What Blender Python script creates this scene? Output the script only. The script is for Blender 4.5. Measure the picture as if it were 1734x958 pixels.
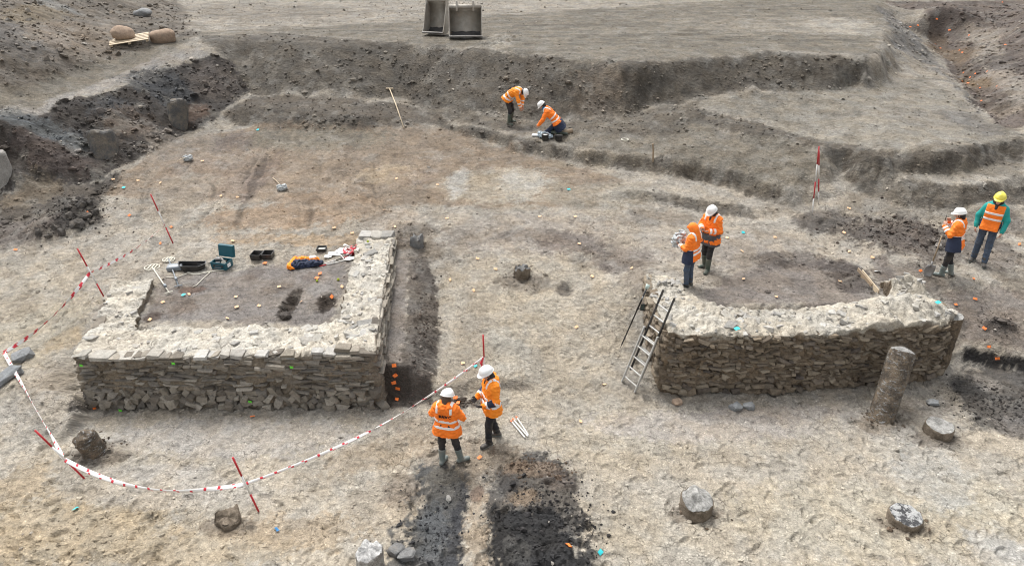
import bpy, bmesh, math, random
import numpy as np
from mathutils import Vector, Matrix, geometry

for o in list(bpy.data.objects): bpy.data.objects.remove(o)
SC = bpy.context.scene
COL = SC.collection
random.seed(7); RNG = np.random.default_rng(7)
R = math.radians

# ---------------------------------------------------------------- camera
CAM_H, PITCH, FPX = 9.1, R(28.5), 1156.0
cd = bpy.data.cameras.new('camera'); cam = bpy.data.objects.new('camera', cd); COL.objects.link(cam)
cam.location = (0, 0, CAM_H); cam.rotation_euler = (R(90)-PITCH, 0, 0)
cd.sensor_width = 36; cd.lens = 36*FPX/1734; cd.clip_start = .1; cd.clip_end = 2000
SC.camera = cam
SC.cycles.filter_width = 1.1
SC.render.resolution_x, SC.render.resolution_y = 1024, 565

# ---------------------------------------------------------------- sky, sun, exposure
SUN_EL, SUN_AZ = R(60), R(-30)            # overcast: a broad glow behind the site, a little to the left
W = bpy.data.worlds.new('World'); SC.world = W; W.use_nodes = True
wn = W.node_tree; wn.nodes.clear()
sky = wn.nodes.new('ShaderNodeTexSky'); sky.sky_type = 'NISHITA'; sky.sun_disc = False
sky.sun_elevation = SUN_EL; sky.sun_rotation = SUN_AZ; sky.air_density = 1.0; sky.dust_density = 4.0; sky.ozone_density = 1.0
hs = wn.nodes.new('ShaderNodeHueSaturation'); hs.inputs['Saturation'].default_value = .16
bg = wn.nodes.new('ShaderNodeBackground'); bg.inputs['Strength'].default_value = .14
wo = wn.nodes.new('ShaderNodeOutputWorld')
wn.links.new(sky.outputs[0], hs.inputs['Color']); wn.links.new(hs.outputs[0], bg.inputs[0]); wn.links.new(bg.outputs[0], wo.inputs[0])
sl = bpy.data.lights.new('sun', 'SUN'); sl.energy = 1.45; sl.angle = R(26); sl.color = (1, .975, .94)
so = bpy.data.objects.new('sun', sl); COL.objects.link(so)
sd = Vector((math.sin(SUN_AZ)*math.cos(SUN_EL), math.cos(SUN_AZ)*math.cos(SUN_EL), math.sin(SUN_EL)))
so.rotation_euler = sd.to_track_quat('Z', 'Y').to_euler(); so.location = (0, 0, 40)
vs = SC.view_settings; vs.view_transform = 'Standard'; vs.look = 'None'; vs.gamma = 1; vs.use_curve_mapping = False
vs.exposure = 0.95

# ---------------------------------------------------------------- helpers
_c, _s = math.cos(PITCH), math.sin(PITCH)
def ray(px, py):
    u = (px-867)/FPX; v = (py-479)/FPX
    return Vector((u, _c-v*_s, -_s-v*_c))
def at(px, py, z=0.):                       # a point of the place at height z
    d = ray(px, py); t = (z-CAM_H)/d.z
    return Vector((d.x*t, d.y*t, z))
def atY(px, py, Y):                         # a point of the place at distance Y
    d = ray(px, py); t = Y/d.y
    return Vector((d.x*t, Y, CAM_H+d.z*t))

def _hash(ix, iy, seed):
    h = (ix.astype(np.int64)*374761393 + iy.astype(np.int64)*668265263 + seed*974634777) & 0xffffffff
    h = ((h ^ (h >> 13))*1274126177) & 0xffffffff
    h = (h ^ (h >> 16))
    return (h & 0xffff)/65535.0
def vn(x, y, seed=0):                       # value noise, -1..1
    x = np.asarray(x, float); y = np.asarray(y, float)
    ix = np.floor(x); iy = np.floor(y); fx = x-ix; fy = y-iy
    fx = fx*fx*fx*(fx*(fx*6-15)+10); fy = fy*fy*fy*(fy*(fy*6-15)+10)
    a = _hash(ix, iy, seed); b = _hash(ix+1, iy, seed); c = _hash(ix, iy+1, seed); d = _hash(ix+1, iy+1, seed)
    return 2*((a+(b-a)*fx)*(1-fy)+(c+(d-c)*fx)*fy)-1
def fbm(x, y, n=4, seed=0, g=.5):
    s = 0; a = 1; t = 0
    for i in range(n):
        r = .6*i+.3
        xr = x*math.cos(r)-y*math.sin(r); yr = x*math.sin(r)+y*math.cos(r)
        s = s+a*vn(xr*2**i+i*17.3, yr*2**i-i*9.1, seed+i); t += a; a *= g
    return s/t
def ridged(x, y, n=3, seed=0):
    s = 0; a = 1; t = 0
    for i in range(n):
        s = s+a*(1-2*np.abs(vn(x*2**i+i*7.7, y*2**i+i*3.1, seed+i))); t += a; a *= .5
    return s/t
def sstep(a, b, x):
    t = np.clip((x-a)/(b-a), 0, 1); return t*t*(3-2*t)

def mesh_np(name, V, Fs, mat=None, smooth=True, col=None):
    """V (n,3); Fs (m,4) or (m,3) int; col (n,3) linear colour per vertex."""
    V = np.asarray(V, np.float32); Fs = np.asarray(Fs, np.int32)
    me = bpy.data.meshes.new(name); k = Fs.shape[1]
    me.vertices.add(len(V)); me.vertices.foreach_set('co', V.ravel())
    me.loops.add(Fs.size); me.loops.foreach_set('vertex_index', Fs.ravel())
    me.polygons.add(len(Fs)); me.polygons.foreach_set('loop_start', np.arange(0, Fs.size, k, dtype=np.int32))
    me.polygons.foreach_set('loop_total', np.full(len(Fs), k, np.int32))
    me.polygons.foreach_set('use_smooth', np.full(len(Fs), smooth, bool))
    if col is not None:
        a = me.attributes.new('Col', 'FLOAT_COLOR', 'POINT')
        c4 = np.ones((len(V), 4), np.float32); c4[:, :3] = col; a.data.foreach_set('color', c4.ravel())
    me.update(calc_edges=True)
    if mat: me.materials.append(mat)
    return me
def obj(name, me, parent=None, loc=None, rot=None, scale=None):
    o = bpy.data.objects.new(name, me); COL.objects.link(o)
    if parent: o.parent = parent
    if loc is not None: o.location = loc
    if rot is not None: o.rotation_euler = rot
    if scale is not None: o.scale = scale
    return o
def tag(o, label=None, cat=None, group=None, kind=None):
    if label: o['label'] = label
    if cat: o['category'] = cat
    if group: o['group'] = group
    if kind: o['kind'] = kind
    return o
def empty(name, loc, label, cat, group=None, rz=0):
    o = bpy.data.objects.new(name, None); COL.objects.link(o); o.location = loc; o.rotation_euler = (0, 0, rz)
    return tag(o, label, cat, group)
class MB:                                   # collects simple shapes into one mesh
    def __init__(s): s.v = []; s.f = []; s.m = []
    def add(s, vs, fs, mi=0):
        n = len(s.v); s.v += [tuple(v) for v in vs]; s.f += [tuple(i+n for i in f) for f in fs]; s.m += [mi]*len(fs)
    def box(s, c, d, M=None, ch=0.0, mi=0):
        x, y, z = d[0]/2, d[1]/2, d[2]/2
        if ch <= 0:
            P = [Vector((i*x, j*y, k*z)) for i in (-1, 1) for j in (-1, 1) for k in (-1, 1)]
            Fs = [(0, 1, 3, 2), (4, 6, 7, 5), (0, 4, 5, 1), (2, 3, 7, 6), (0, 2, 6, 4), (1, 5, 7, 3)]
        else:
            b = bmesh.new(); bmesh.ops.create_cube(b, size=1)
            for v in b.verts: v.co = Vector((v.co.x*2*x, v.co.y*2*y, v.co.z*2*z))
            bmesh.ops.bevel(b, geom=b.edges[:], offset=ch, segments=1, affect='EDGES')
            b.verts.index_update(); P = [v.co.copy() for v in b.verts]; Fs = [[v.index for v in f.verts] for f in b.faces]; b.free()
        c = Vector(c); M = M or Matrix.Identity(3)
        s.add([M @ p + c for p in P], Fs, mi)
    def tube(s, pts, r, n=8, mi=0, cap=True):
        pts = [Vector(p) for p in pts]; rs = r if isinstance(r, (list, tuple)) else [r]*len(pts)
        rings = []; up = None
        for i, p in enumerate(pts):
            t = (pts[min(i+1, len(pts)-1)]-pts[max(i-1, 0)]).normalized()
            if up is None: up = t.orthogonal().normalized()
            up = (up-t*up.dot(t)).normalized(); sd_ = t.cross(up)
            rings.append([p+(up*math.cos(2*math.pi*k/n)+sd_*math.sin(2*math.pi*k/n))*rs[i] for k in range(n)])
        vs_ = [v for rg in rings for v in rg]; fs_ = []
        for i in range(len(pts)-1):
            for k in range(n):
                a = i*n+k; b = i*n+(k+1) % n; fs_.append((a, b, b+n, a+n))
        if cap: fs_ += [tuple(range(n))[::-1], tuple((len(pts)-1)*n+k for k in range(n))]
        s.add(vs_, fs_, mi)
    def mesh(s, name, mats, smooth=False):
        me = bpy.data.meshes.new(name); me.from_pydata(s.v, [], s.f); me.update()
        for m in (mats if isinstance(mats, (list, tuple)) else [mats]): me.materials.append(m)
        me.polygons.foreach_set('material_index', s.m)
        if smooth: me.polygons.foreach_set('use_smooth', [True]*len(s.f))
        return me
    def build(s, name, mats, parent=None, smooth=False, **k):
        return obj(name, s.mesh(name, mats, smooth), parent, **k)

# ---------------------------------------------------------------- materials
def newmat(name):
    m = bpy.data.materials.new(name); m.use_nodes = True; nt = m.node_tree
    return m, nt, nt.nodes['Principled BSDF'], nt.nodes, nt.links
def N(nt, t, **k):
    n = nt.nodes.new(t)
    for a, v in k.items():
        if a in n.inputs: n.inputs[a].default_value = v
        else: setattr(n, a, v)
    return n
DIM = ['3D']                                  # ground materials switch to 2D textures (the ground is one sheet)
def noise(nt, vec, scale, detail=4, rough=.55, dist=0):
    n = N(nt, 'ShaderNodeTexNoise', noise_dimensions=DIM[0]); n.inputs['Scale'].default_value = scale; n.inputs['Detail'].default_value = detail
    n.inputs['Roughness'].default_value = rough; n.inputs['Distortion'].default_value = dist
    if vec is not None: nt.links.new(vec, n.inputs['Vector'])
    return n.outputs['Fac']
def mrange(nt, v, a, b, c, d):
    n = N(nt, 'ShaderNodeMapRange'); nt.links.new(v, n.inputs[0])
    for i, q in enumerate((a, b, c, d)): n.inputs[i+1].default_value = q
    return n.outputs[0]
def math_(nt, op, a, b=None):
    n = N(nt, 'ShaderNodeMath', operation=op)
    for i, q in enumerate((a, b)):
        if q is None: continue
        if isinstance(q, (int, float)): n.inputs[i].default_value = q
        else: nt.links.new(q, n.inputs[i])
    return n.outputs[0]
def mixc(nt, f, a, b, mode='MIX'):
    n = N(nt, 'ShaderNodeMix', data_type='RGBA', blend_type=mode)
    for i, q in ((0, f), (6, a), (7, b)):
        if isinstance(q, (int, float)): n.inputs[i].default_value = q
        elif isinstance(q, (tuple, list)): n.inputs[i].default_value = (*q, 1)
        else: nt.links.new(q, n.inputs[i])
    return n.outputs[2]
def bump(nt, h, strength, dist, nrm=None):
    b = N(nt, 'ShaderNodeBump'); b.inputs['Strength'].default_value = strength; b.inputs['Distance'].default_value = dist
    nt.links.new(h, b.inputs['Height'])
    if nrm is not None: nt.links.new(nrm, b.inputs['Normal'])
    return b.outputs[0]

def soil_material(name, dim='3D', contrast=1.0):
    m, nt, bs, nn, L = newmat(name); DIM[0] = dim
    geo = N(nt, 'ShaderNodeNewGeometry'); P = geo.outputs['Position']
    if dim == '2D':                               # lay the pattern on slopes and dug faces too: height slides it along
        sp_ = N(nt, 'ShaderNodeSeparateXYZ'); L.new(P, sp_.inputs[0]); cb = N(nt, 'ShaderNodeCombineXYZ')
        L.new(math_(nt, 'ADD', sp_.outputs[0], math_(nt, 'MULTIPLY', sp_.outputs[2], .35)), cb.inputs[0]); L.new(math_(nt, 'ADD', sp_.outputs[1], math_(nt, 'MULTIPLY', sp_.outputs[2], .9)), cb.inputs[1]); P = cb.outputs[0]
    colr = N(nt, 'ShaderNodeAttribute', attribute_name='Col').outputs['Color']
    n1 = noise(nt, P, 3.1, 5, .6); n2 = noise(nt, P, 9, 3, .6); n3 = noise(nt, P, 34, 2, .6)
    f1 = mrange(nt, n1, .3, .7, 1-.09*contrast, 1+.08*contrast)
    f2 = mrange(nt, n2, .38, .60, 1-.11*contrast, 1+.08*contrast)
    f3 = mrange(nt, n3, .3, .7, 1-.2*contrast, 1+.18*contrast)
    f = math_(nt, 'MULTIPLY', math_(nt, 'MULTIPLY', f1, f2), f3)
    cm = N(nt, 'ShaderNodeVectorMath', operation='SCALE'); L.new(colr, cm.inputs[0]); L.new(f, cm.inputs['Scale'])
    c = cm.outputs[0]
    hue = mrange(nt, noise(nt, P, 1.3, 3, .6), .4, .6, 0, 1)          # warm / cool drift of the clay
    c = mixc(nt, hue, mixc(nt, 1.0, c, (.985, 1.0, 1.02), 'MULTIPLY'), mixc(nt, 1.0, c, (1.03, 1.0, .955), 'MULTIPLY'))
    # short cracks and chipped edges darkened in colour along their lines
    wv = N(nt, 'ShaderNodeTexNoise', noise_dimensions=dim); wv.inputs['Scale'].default_value = 7; wv.inputs['Detail'].default_value = 3; L.new(P, wv.inputs['Vector'])
    wa = N(nt, 'ShaderNodeVectorMath', operation='SCALE'); L.new(wv.outputs['Color'], wa.inputs[0]); wa.inputs['Scale'].default_value = .16
    wb = N(nt, 'ShaderNodeVectorMath', operation='ADD'); L.new(P, wb.inputs[0]); L.new(wa.outputs[0], wb.inputs[1])
    grooves = None
    for sc_, th, ms, lo in ((4.2, .038, 1.7, .545), (9.5, .05, 3.1, .555)):
        v = N(nt, 'ShaderNodeTexVoronoi', feature='DISTANCE_TO_EDGE', voronoi_dimensions=dim); v.inputs['Scale'].default_value = sc_; L.new(wb.outputs[0], v.inputs['Vector'])
        g = math_(nt, 'MULTIPLY', mrange(nt, v.outputs['Distance'], .0, th, 1, 0), mrange(nt, noise(nt, P, ms, 2, .6), lo, lo+.09, 0, 1))
        grooves = g if grooves is None else math_(nt, 'MAXIMUM', grooves, g)
    cells = None; hts = None                       # crisp chips: every clod and skin of clay has its own tone and height
    for sc_, am in ((6.5, .12), (16, .20), (38, .22)):
        v = N(nt, 'ShaderNodeTexVoronoi', voronoi_dimensions=dim); v.inputs['Scale'].default_value = sc_; L.new(wb.outputs[0], v.inputs['Vector'])
        sx = N(nt, 'ShaderNodeSeparateColor'); L.new(v.outputs['Color'], sx.inputs[0])
        t = mrange(nt, sx.outputs[0], 0, 1, 1-am*contrast*.55, 1+am*contrast*.45); cells = t if cells is None else math_(nt, 'MULTIPLY', cells, t)
        q = math_(nt, 'MULTIPLY', math_(nt, 'ADD', math_(nt, 'MULTIPLY', sx.outputs[1], .6), v.outputs['Distance']), 4.5/sc_); hts = q if hts is None else math_(nt, 'ADD', hts, q)
    cc = N(nt, 'ShaderNodeVectorMath', operation='SCALE'); L.new(c, cc.inputs[0]); L.new(cells, cc.inputs['Scale']); c = cc.outputs[0]
    c = mixc(nt, math_(nt, 'MULTIPLY', grooves, .8*contrast), c, mixc(nt, 1.0, c, (.38, .36, .345), 'MULTIPLY'))
    # fine dark crumbs and pale chips
    v = N(nt, 'ShaderNodeTexVoronoi', voronoi_dimensions=dim); v.inputs['Scale'].default_value = 21; L.new(P, v.inputs['Vector'])
    sp = math_(nt, 'MULTIPLY', mrange(nt, v.outputs['Distance'], .14, .22, 1, 0), mrange(nt, noise(nt, P, 5, 2, .6), .54, .62, 0, 1))
    c = mixc(nt, math_(nt, 'MULTIPLY', sp, .6), c, mixc(nt, 1.0, c, (.40, .38, .37), 'MULTIPLY'))
    v2 = N(nt, 'ShaderNodeTexVoronoi', voronoi_dimensions=dim); v2.inputs['Scale'].default_value = 7; L.new(P, v2.inputs['Vector'])
    c = mixc(nt, math_(nt, 'MULTIPLY', math_(nt, 'MULTIPLY', mrange(nt, v2.outputs['Distance'], .07, .10, 1, 0), mrange(nt, noise(nt, P, 2.2, 2, .6), .5, .6, 0, 1)), .8), c, mixc(nt, 1.0, c, (1.75, 1.75, 1.75), 'MULTIPLY'))
    L.new(c, bs.inputs['Base Color'])
    bs.inputs['Roughness'].default_value = .9; bs.inputs['Specular IOR Level'].default_value = .25
    h = math_(nt, 'SUBTRACT', math_(nt, 'ADD', math_(nt, 'MULTIPLY', n2, .5), hts), math_(nt, 'MULTIPLY', grooves, .5))
    L.new(bump(nt, h, .75, .035), bs.inputs['Normal'])
    DIM[0] = '3D'; return m

def plain(name, col, rough=.6, var=.15, scale=20, metal=0, bmp=0, bscale=60, dirt=0, dirtcol=(.2, .17, .14), spec=.5, coat=0):
    m, nt, bs, nn, L = newmat(name)
    tc = N(nt, 'ShaderNodeTexCoord'); P = tc.outputs['Object']
    f = mrange(nt, noise(nt, P, scale, 6, .6), .25, .75, 1-var, 1+var)
    rgb = N(nt, 'ShaderNodeRGB'); rgb.outputs[0].default_value = (*col, 1)
    cm = N(nt, 'ShaderNodeVectorMath', operation='SCALE'); L.new(rgb.outputs[0], cm.inputs[0]); L.new(f, cm.inputs['Scale'])
    c = cm.outputs[0]
    if dirt:
        c = mixc(nt, math_(nt, 'MULTIPLY', mrange(nt, noise(nt, P, scale*.4, 7, .65), .42, .68, 0, 1), dirt), c, dirtcol)
    L.new(c, bs.inputs['Base Color'])
    bs.inputs['Roughness'].default_value = rough; bs.inputs['Metallic'].default_value = metal
    bs.inputs['Specular IOR Level'].default_value = spec; bs.inputs['Coat Weight'].default_value = coat
    if bmp: L.new(bump(nt, noise(nt, P, bscale, 5, .6), bmp, .02), bs.inputs['Normal'])
    return m
def stone_material(name, ramp, src='random', bscale=28):
    m, nt, bs, nn, L = newmat(name)
    geo = N(nt, 'ShaderNodeNewGeometry'); P = geo.outputs['Position']
    if src == 'random':
        r = N(nt, 'ShaderNodeObjectInfo').outputs['Random']
    else:
        r = N(nt, 'ShaderNodeAttribute', attribute_name='rnd').outputs['Fac']
    cr = N(nt, 'ShaderNodeValToRGB'); el = cr.color_ramp.elements
    for i, c in enumerate(ramp):
        e = el[i] if i < 2 else el.new(i/(len(ramp)-1))
        e.position = i/(len(ramp)-1); e.color = (*c, 1)
    L.new(r, cr.inputs[0])
    f = math_(nt, 'MULTIPLY', mrange(nt, noise(nt, P, 9, 7, .65), .25, .75, .68, 1.3), mrange(nt, noise(nt, P, 48, 5, .7), .25, .75, .7, 1.3))
    cm = N(nt, 'ShaderNodeVectorMath', operation='SCALE'); L.new(cr.outputs[0], cm.inputs[0]); L.new(f, cm.inputs['Scale'])
    dust = mrange(nt, noise(nt, P, 5, 6, .65), .5, .7, 0, .35)
    L.new(mixc(nt, dust, cm.outputs[0], (.33, .28, .22)), bs.inputs['Base Color'])
    bs.inputs['Roughness'].default_value = .88; bs.inputs['Specular IOR Level'].default_value = .25
    L.new(bump(nt, noise(nt, P, bscale, 8, .68), .9, .03), bs.inputs['Normal'])
    return m
# ---------------------------------------------------------------- the ground: breaklines of the dig, heights in metres
# every line: [(image column, image row, height)...]; turned into places by at()
BL = []
def line(*p): BL.append([tuple(at(*q)) for q in p])
def wline(*p): BL.append([tuple(map(float, q)) for q in p])
# lower working floor in front of the walls
wline((-40, 3, 0), (0, 3, 0), (40, 3, 0))
wline((-16, 6, .05), (0, 6, 0), (16, 6, .05))
line((60, 800, 0), (300, 800, 0), (600, 800, 0), (900, 800, 0), (1200, 800, 0), (1500, 800, 0), (1734, 830, .05), (1950, 830, .15))
line((-150, 760, .2), (0, 740, .1), (90, 760, .02))
line((-150, 640, .55), (0, 640, .38), (70, 660, .42), (118, 668, .42), (128, 700, .30))
line((142, 668, .03), (152, 712, .0))
line((900, 715, 0), (1050, 700, 0), (1112, 690, 0))
line((-150, 540, .75), (0, 540, .5), (70, 540, .5), (110, 590, .45))
line((-150, 460, 1.1), (0, 465, .85), (90, 475, .8), (140, 490, .8))
# around and inside the left masonry (its core covers the jumps)
wline((-9.55, 14.6, .92), (-8.98, 12.7, .6), (-8.72, 11.62, .25))
wline((-8.6, 11.45, 0), (-5.5, 11.5, 0), (-2.95, 11.5, 0), (-2.78, 11.62, .02))
wline((-9.0, 14.75, 1.02), (-8.4, 12.55, 1.02), (-6, 12.55, 1.02), (-3.9, 12.55, 1.02), (-4.05, 14.5, 1.03), (-4.3, 16.9, 1.12))
line((262, 462, 1.03), (400, 452, 1.03), (500, 448, 1.04), (590, 440, 1.06))
# baulk strip, cut face and section beside it
wline((-2.72, 11.80, .70), (-2.15, 11.80, .70), (-2.0, 11.75, .62))
wline((-2.72, 11.66, .0), (-2.1, 11.66, .0), (-1.85, 11.66, .0))
wline((-2.95, 13.5, .82), (-3.1, 15.2, .95), (-3.25, 16.9, 1.05))
wline((-2.15, 11.80, .70), (-2.3, 13.5, .82), (-2.5, 15.2, .96), (-2.7, 16.6, 1.06))
wline((-1.66, 11.75, .20), (-1.66, 12.4, .25), (-1.66, 13.5, .42), (-1.85, 15.2, .70), (-2.2, 16.4, .92))
wline((-1.66, 11.75, .20), (-1.0, 11.95, .25), (-.4, 12.0, .24), (.2, 12.1, .18), (.8, 12.2, .12))
wline((-1.66, 11.60, .02), (-1.0, 11.68, .02), (-.4, 11.75, .04), (.2, 11.9, .06), (.8, 12.05, .07))
wline((-.6, 12.8, .45), (.5, 12.8, .36), (1.6, 12.6, .25), (2.6, 12.6, .22))
wline((-.8, 14.2, .78), (.5, 14.0, .68), (1.8, 13.8, .6), (2.9, 13.6, .62))
wline((-1.0, 15.8, 1.0), (.6, 15.6, .95), (2.0, 15.2, .95), (3.0, 14.6, 1.1))
# around and inside the right masonry
wline((3.3, 14.3, 1.0), (3.25, 13.2, .45), (3.25, 12.3, .08), (3.3, 11.9, 0), (5.5, 11.95, 0), (7.6, 12.1, 0), (9.4, 12.45, .0))
wline((9.9, 12.5, 0), (9.95, 13.0, .05))
wline((9.35, 12.9, 1.1), (9.35, 13.8, 1.2))
wline((3.75, 14.4, 1.28), (4.3, 13.35, 1.32), (6, 13.3, 1.32), (7.6, 13.4, 1.32), (8.8, 13.6, 1.30), (9.4, 14.0, 1.28))
# black section right of the right masonry and the slope below it
line((1640, 592, .34), (1680, 600, .32), (1734, 610, .30), (1900, 630, .28))
line((1640, 613, .07), (1680, 621, .05), (1734, 631, .04), (1900, 656, .04))
# plateau behind the masonry
line((-100, 425, 1.1), (60, 430, 1.0), (150, 435, .98), (250, 425, 1.04), (350, 405, 1.14), (500, 405, 1.16), (650, 395, 1.22), (700, 400, 1.2))
line((760, 420, 1.15), (900, 430, 1.12), (1020, 430, 1.12), (1100, 440, 1.18))
line((1180, 470, 1.22), (1300, 455, 1.22), (1420, 450, 1.22), (1560, 470, 1.22), (1640, 480, 1.22), (1734, 470, 1.24), (1900, 470, 1.3))
line((1650, 545, .72), (1734, 555, .70), (1900, 565, .7))
line((1150, 400, 1.28), (1300, 395, 1.3), (1450, 390, 1.32), (1600, 380, 1.38), (1734, 370, 1.45), (1900, 365, 1.5))
line((200, 345, 1.42), (350, 345, 1.42), (500, 345, 1.42), (650, 345, 1.42), (800, 345, 1.42), (950, 345, 1.42))
line((290, 285, 1.72), (400, 270, 1.75), (500, 262, 1.78), (650, 262, 1.78), (800, 275, 1.72), (900, 290, 1.66))
# ledges that step down towards the plateau
line((390, 178, 2.5), (480, 188, 2.45), (560, 193, 2.4), (640, 199, 2.32), (700, 204, 2.22))
line((390, 214, 2.0), (480, 221, 2.0), (560, 221, 2.0), (640, 220, 2.02), (700, 214, 2.1))
line((745, 208, 2.12), (830, 221, 2.12), (900, 238, 2.12), (990, 256, 2.08), (1050, 261, 2.06), (1110, 267, 2.06), (1200, 284, 2.0), (1290, 304, 1.95), (1345, 326, 1.82))
line((745, 219, 1.96), (830, 240, 1.78), (900, 259, 1.72), (990, 279, 1.66), (1050, 284, 1.66), (1110, 293, 1.64), (1200, 309, 1.58), (1290, 339, 1.46), (1345, 352, 1.48))
line((1060, 321, 1.58), (1130, 327, 1.58), (1200, 339, 1.53), (1275, 357, 1.45))
line((1060, 333, 1.45), (1130, 345, 1.38), (1200, 359, 1.34), (1275, 373, 1.33))
line((1425, 285, 2.15), (1450, 293, 2.14), (1520, 305, 2.12), (1620, 316, 2.1), (1734, 300, 2.15), (1900, 300, 2.2))
line((1425, 300, 1.98), (1450, 323, 1.74), (1520, 345, 1.66), (1620, 355, 1.64), (1734, 334, 1.72), (1900, 335, 1.7))
line((1165, 180, 2.95), (1230, 196, 2.93), (1300, 213, 2.9), (1400, 237, 2.85), (1500, 258, 2.8), (1600, 256, 2.8), (1680, 240, 2.7), (1734, 228, 2.75))
line((1165, 196, 2.6), (1230, 216, 2.48), (1300, 234, 2.4), (1400, 262, 2.3), (1500, 290, 2.2), (1600, 294, 2.2), (1680, 280, 2.2), (1734, 270, 2.2))
# big bank: toe and crest
line((430, 158, 2.65), (540, 168, 2.6), (680, 168, 2.5), (780, 184, 2.4), (850, 200, 2.28), (900, 204, 2.26), (960, 204, 2.3), (1060, 196, 2.42), (1130, 178, 2.75), (1200, 160, 3.05), (1300, 160, 3.05), (1400, 157, 3.05), (1480, 142, 3.05), (1530, 122, 3.05), (1570, 112, 3.05))
line((330, 62, 4.35), (400, 66, 4.3), (480, 56, 4.3), (540, 74, 4.2), (700, 74, 4.2), (830, 83, 4.2), (980, 95, 4.15), (1075, 107, 4.1), (1150, 102, 4.12), (1210, 97, 4.15), (1300, 88, 4.2), (1400, 92, 4.18), (1450, 102, 4.1), (1490, 88, 4.2), (1512, 78, 4.2), (1500, 40, 4.5), (1484, 15, 4.75))
line((300, 20, 4.6), (500, 20, 4.5), (700, 20, 4.45), (900, 20, 4.45), (1100, 20, 4.5), (1300, 20, 4.55), (1470, 15, 4.7))
line((300, -12, 4.7), (600, -12, 4.6), (900, -12, 4.6), (1200, -12, 4.7))
# right hand hollow with the narrow trench
line((1512, 22, 3.9), (1545, 55, 3.5), (1580, 95, 3.15), (1625, 140, 2.95), (1668, 190, 2.8))
line((1560, 40, 3.3), (1590, 78, 2.9), (1622, 118, 2.62), (1650, 160, 2.42), (1688, 212, 2.4))
line((1630, 60, 3.5), (1650, 95, 3.3), (1690, 140, 3.1), (1734, 190, 2.95), (1850, 220, 2.95))
line((1700, 40, 4.0), (1734, 90, 3.7), (1850, 120, 3.8))
line((1500, 0, 4.75), (1600, 0, 5.0), (1734, 0, 5.2), (1900, 0, 5.5))
# left pit side: toe, crest, spoil slope above
line((-120, 320, 1.7), (0, 325, 1.62), (90, 315, 1.62), (170, 300, 1.68), (250, 262, 1.82), (320, 222, 1.95), (375, 190, 2.3), (410, 165, 2.6))
line((-120, 225, 3.2), (0, 205, 3.3), (60, 185, 3.3), (130, 170, 3.35), (190, 150, 3.45), (240, 122, 3.65), (310, 98, 3.9), (365, 88, 4.05))
line((-120, 185, 3.5), (0, 165, 3.6), (90, 140, 3.7), (190, 105, 3.9), (270, 72, 4.25))
line((-120, 60, 5.4), (0, 60, 5.2), (100, 45, 5.0), (200, 20, 4.85))
line((-120, -5, 6.2), (0, -5, 6.0), (150, -10, 5.6))
line((-100, 395, 1.2), (40, 405, 1.12), (110, 395, 1.15), (165, 365, 1.3), (190, 330, 1.45))
wline((-60, 60, 7), (-20, 52, 5.5), (0, 52, 4.8), (20, 52, 5.2), (60, 60, 6))
wline((-60, 30, 6), (-60, 15, 1.5)); wline((60, 30, 4), (60, 15, 2))

vin = []; ein = []
for b in BL:
    for i, p in enumerate(b):
        vin.append(p)
        if i: ein.append((len(vin)-2, len(vin)-1))
cv, ce, cf, ov, oe, of = geometry.delaunay_2d_cdt([Vector(p[:2]) for p in vin], ein, [], 0, 1e-4)
cz = np.zeros(len(cv)); cxy = np.array([[v.x, v.y] for v in cv])
src = np.array(vin)
for i, o in enumerate(ov):
    if len(o): cz[i] = np.mean([vin[j][2] for j in o])
    else:
        d = np.hypot(*(src[:, :2]-cxy[i]).T); w = 1/(d+.01)**3; cz[i] = (w*src[:, 2]).sum()/w.sum()

NR, NC, YA, YB, KX = 800, 980, 5.2, 52., .86
rows = 8.2*np.exp(np.linspace(0, math.log((YB+3)/8.2), NR))-3.0
ks = np.linspace(-KX, KX, NC)
GY = np.repeat(rows[:, None], NC, 1); GX = ks[None, :]*(GY+4.5)
GZ = np.full(GX.shape, np.nan)
for f in cf:
    (x0, y0), (x1, y1), (x2, y2) = cxy[list(f)]; z0, z1, z2 = cz[list(f)]
    ra = max(int(np.searchsorted(rows, min(y0, y1, y2)))-1, 0); rb = min(int(np.searchsorted(rows, max(y0, y1, y2)))+1, NR)
    if ra >= rb: continue
    sx = GX[ra:rb]; sy = GY[ra:rb]
    kk = np.array([x0/(y0+4.5), x1/(y1+4.5), x2/(y2+4.5)])
    xs_ = [min(x0, x1, x2), max(x0, x1, x2)]
    yy = np.array([rows[ra], rows[rb-1]])+4.5
    kmin = min(xs_[0]/yy[0], xs_[0]/yy[1]); kmax = max(xs_[1]/yy[0], xs_[1]/yy[1])
    ca = max(int(np.searchsorted(ks, kmin))-1, 0); cb = min(int(np.searchsorted(ks, kmax))+1, NC)
    if ca >= cb: continue
    sx = sx[:, ca:cb]; sy = sy[:, ca:cb]
    den = (y1-y2)*(x0-x2)+(x2-x1)*(y0-y2)
    if abs(den) < 1e-12: continue
    a = ((y1-y2)*(sx-x2)+(x2-x1)*(sy-y2))/den; b = ((y2-y0)*(sx-x2)+(x0-x2)*(sy-y2))/den; c = 1-a-b
    ins = (a >= -1e-6) & (b >= -1e-6) & (c >= -1e-6)
    sub = GZ[ra:rb, ca:cb]; sub[ins] = (a*z0+b*z1+c*z2)[ins]
GZ = np.where(np.isnan(GZ), 0, GZ)
def blur(A, n):
    for _ in range(n):
        A[1:-1] = (A[:-2]+2*A[1:-1]+A[2:])/4
        A[:, 1:-1] = (A[:, :-2]+2*A[:, 1:-1]+A[:, 2:])/4
    return A
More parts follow.
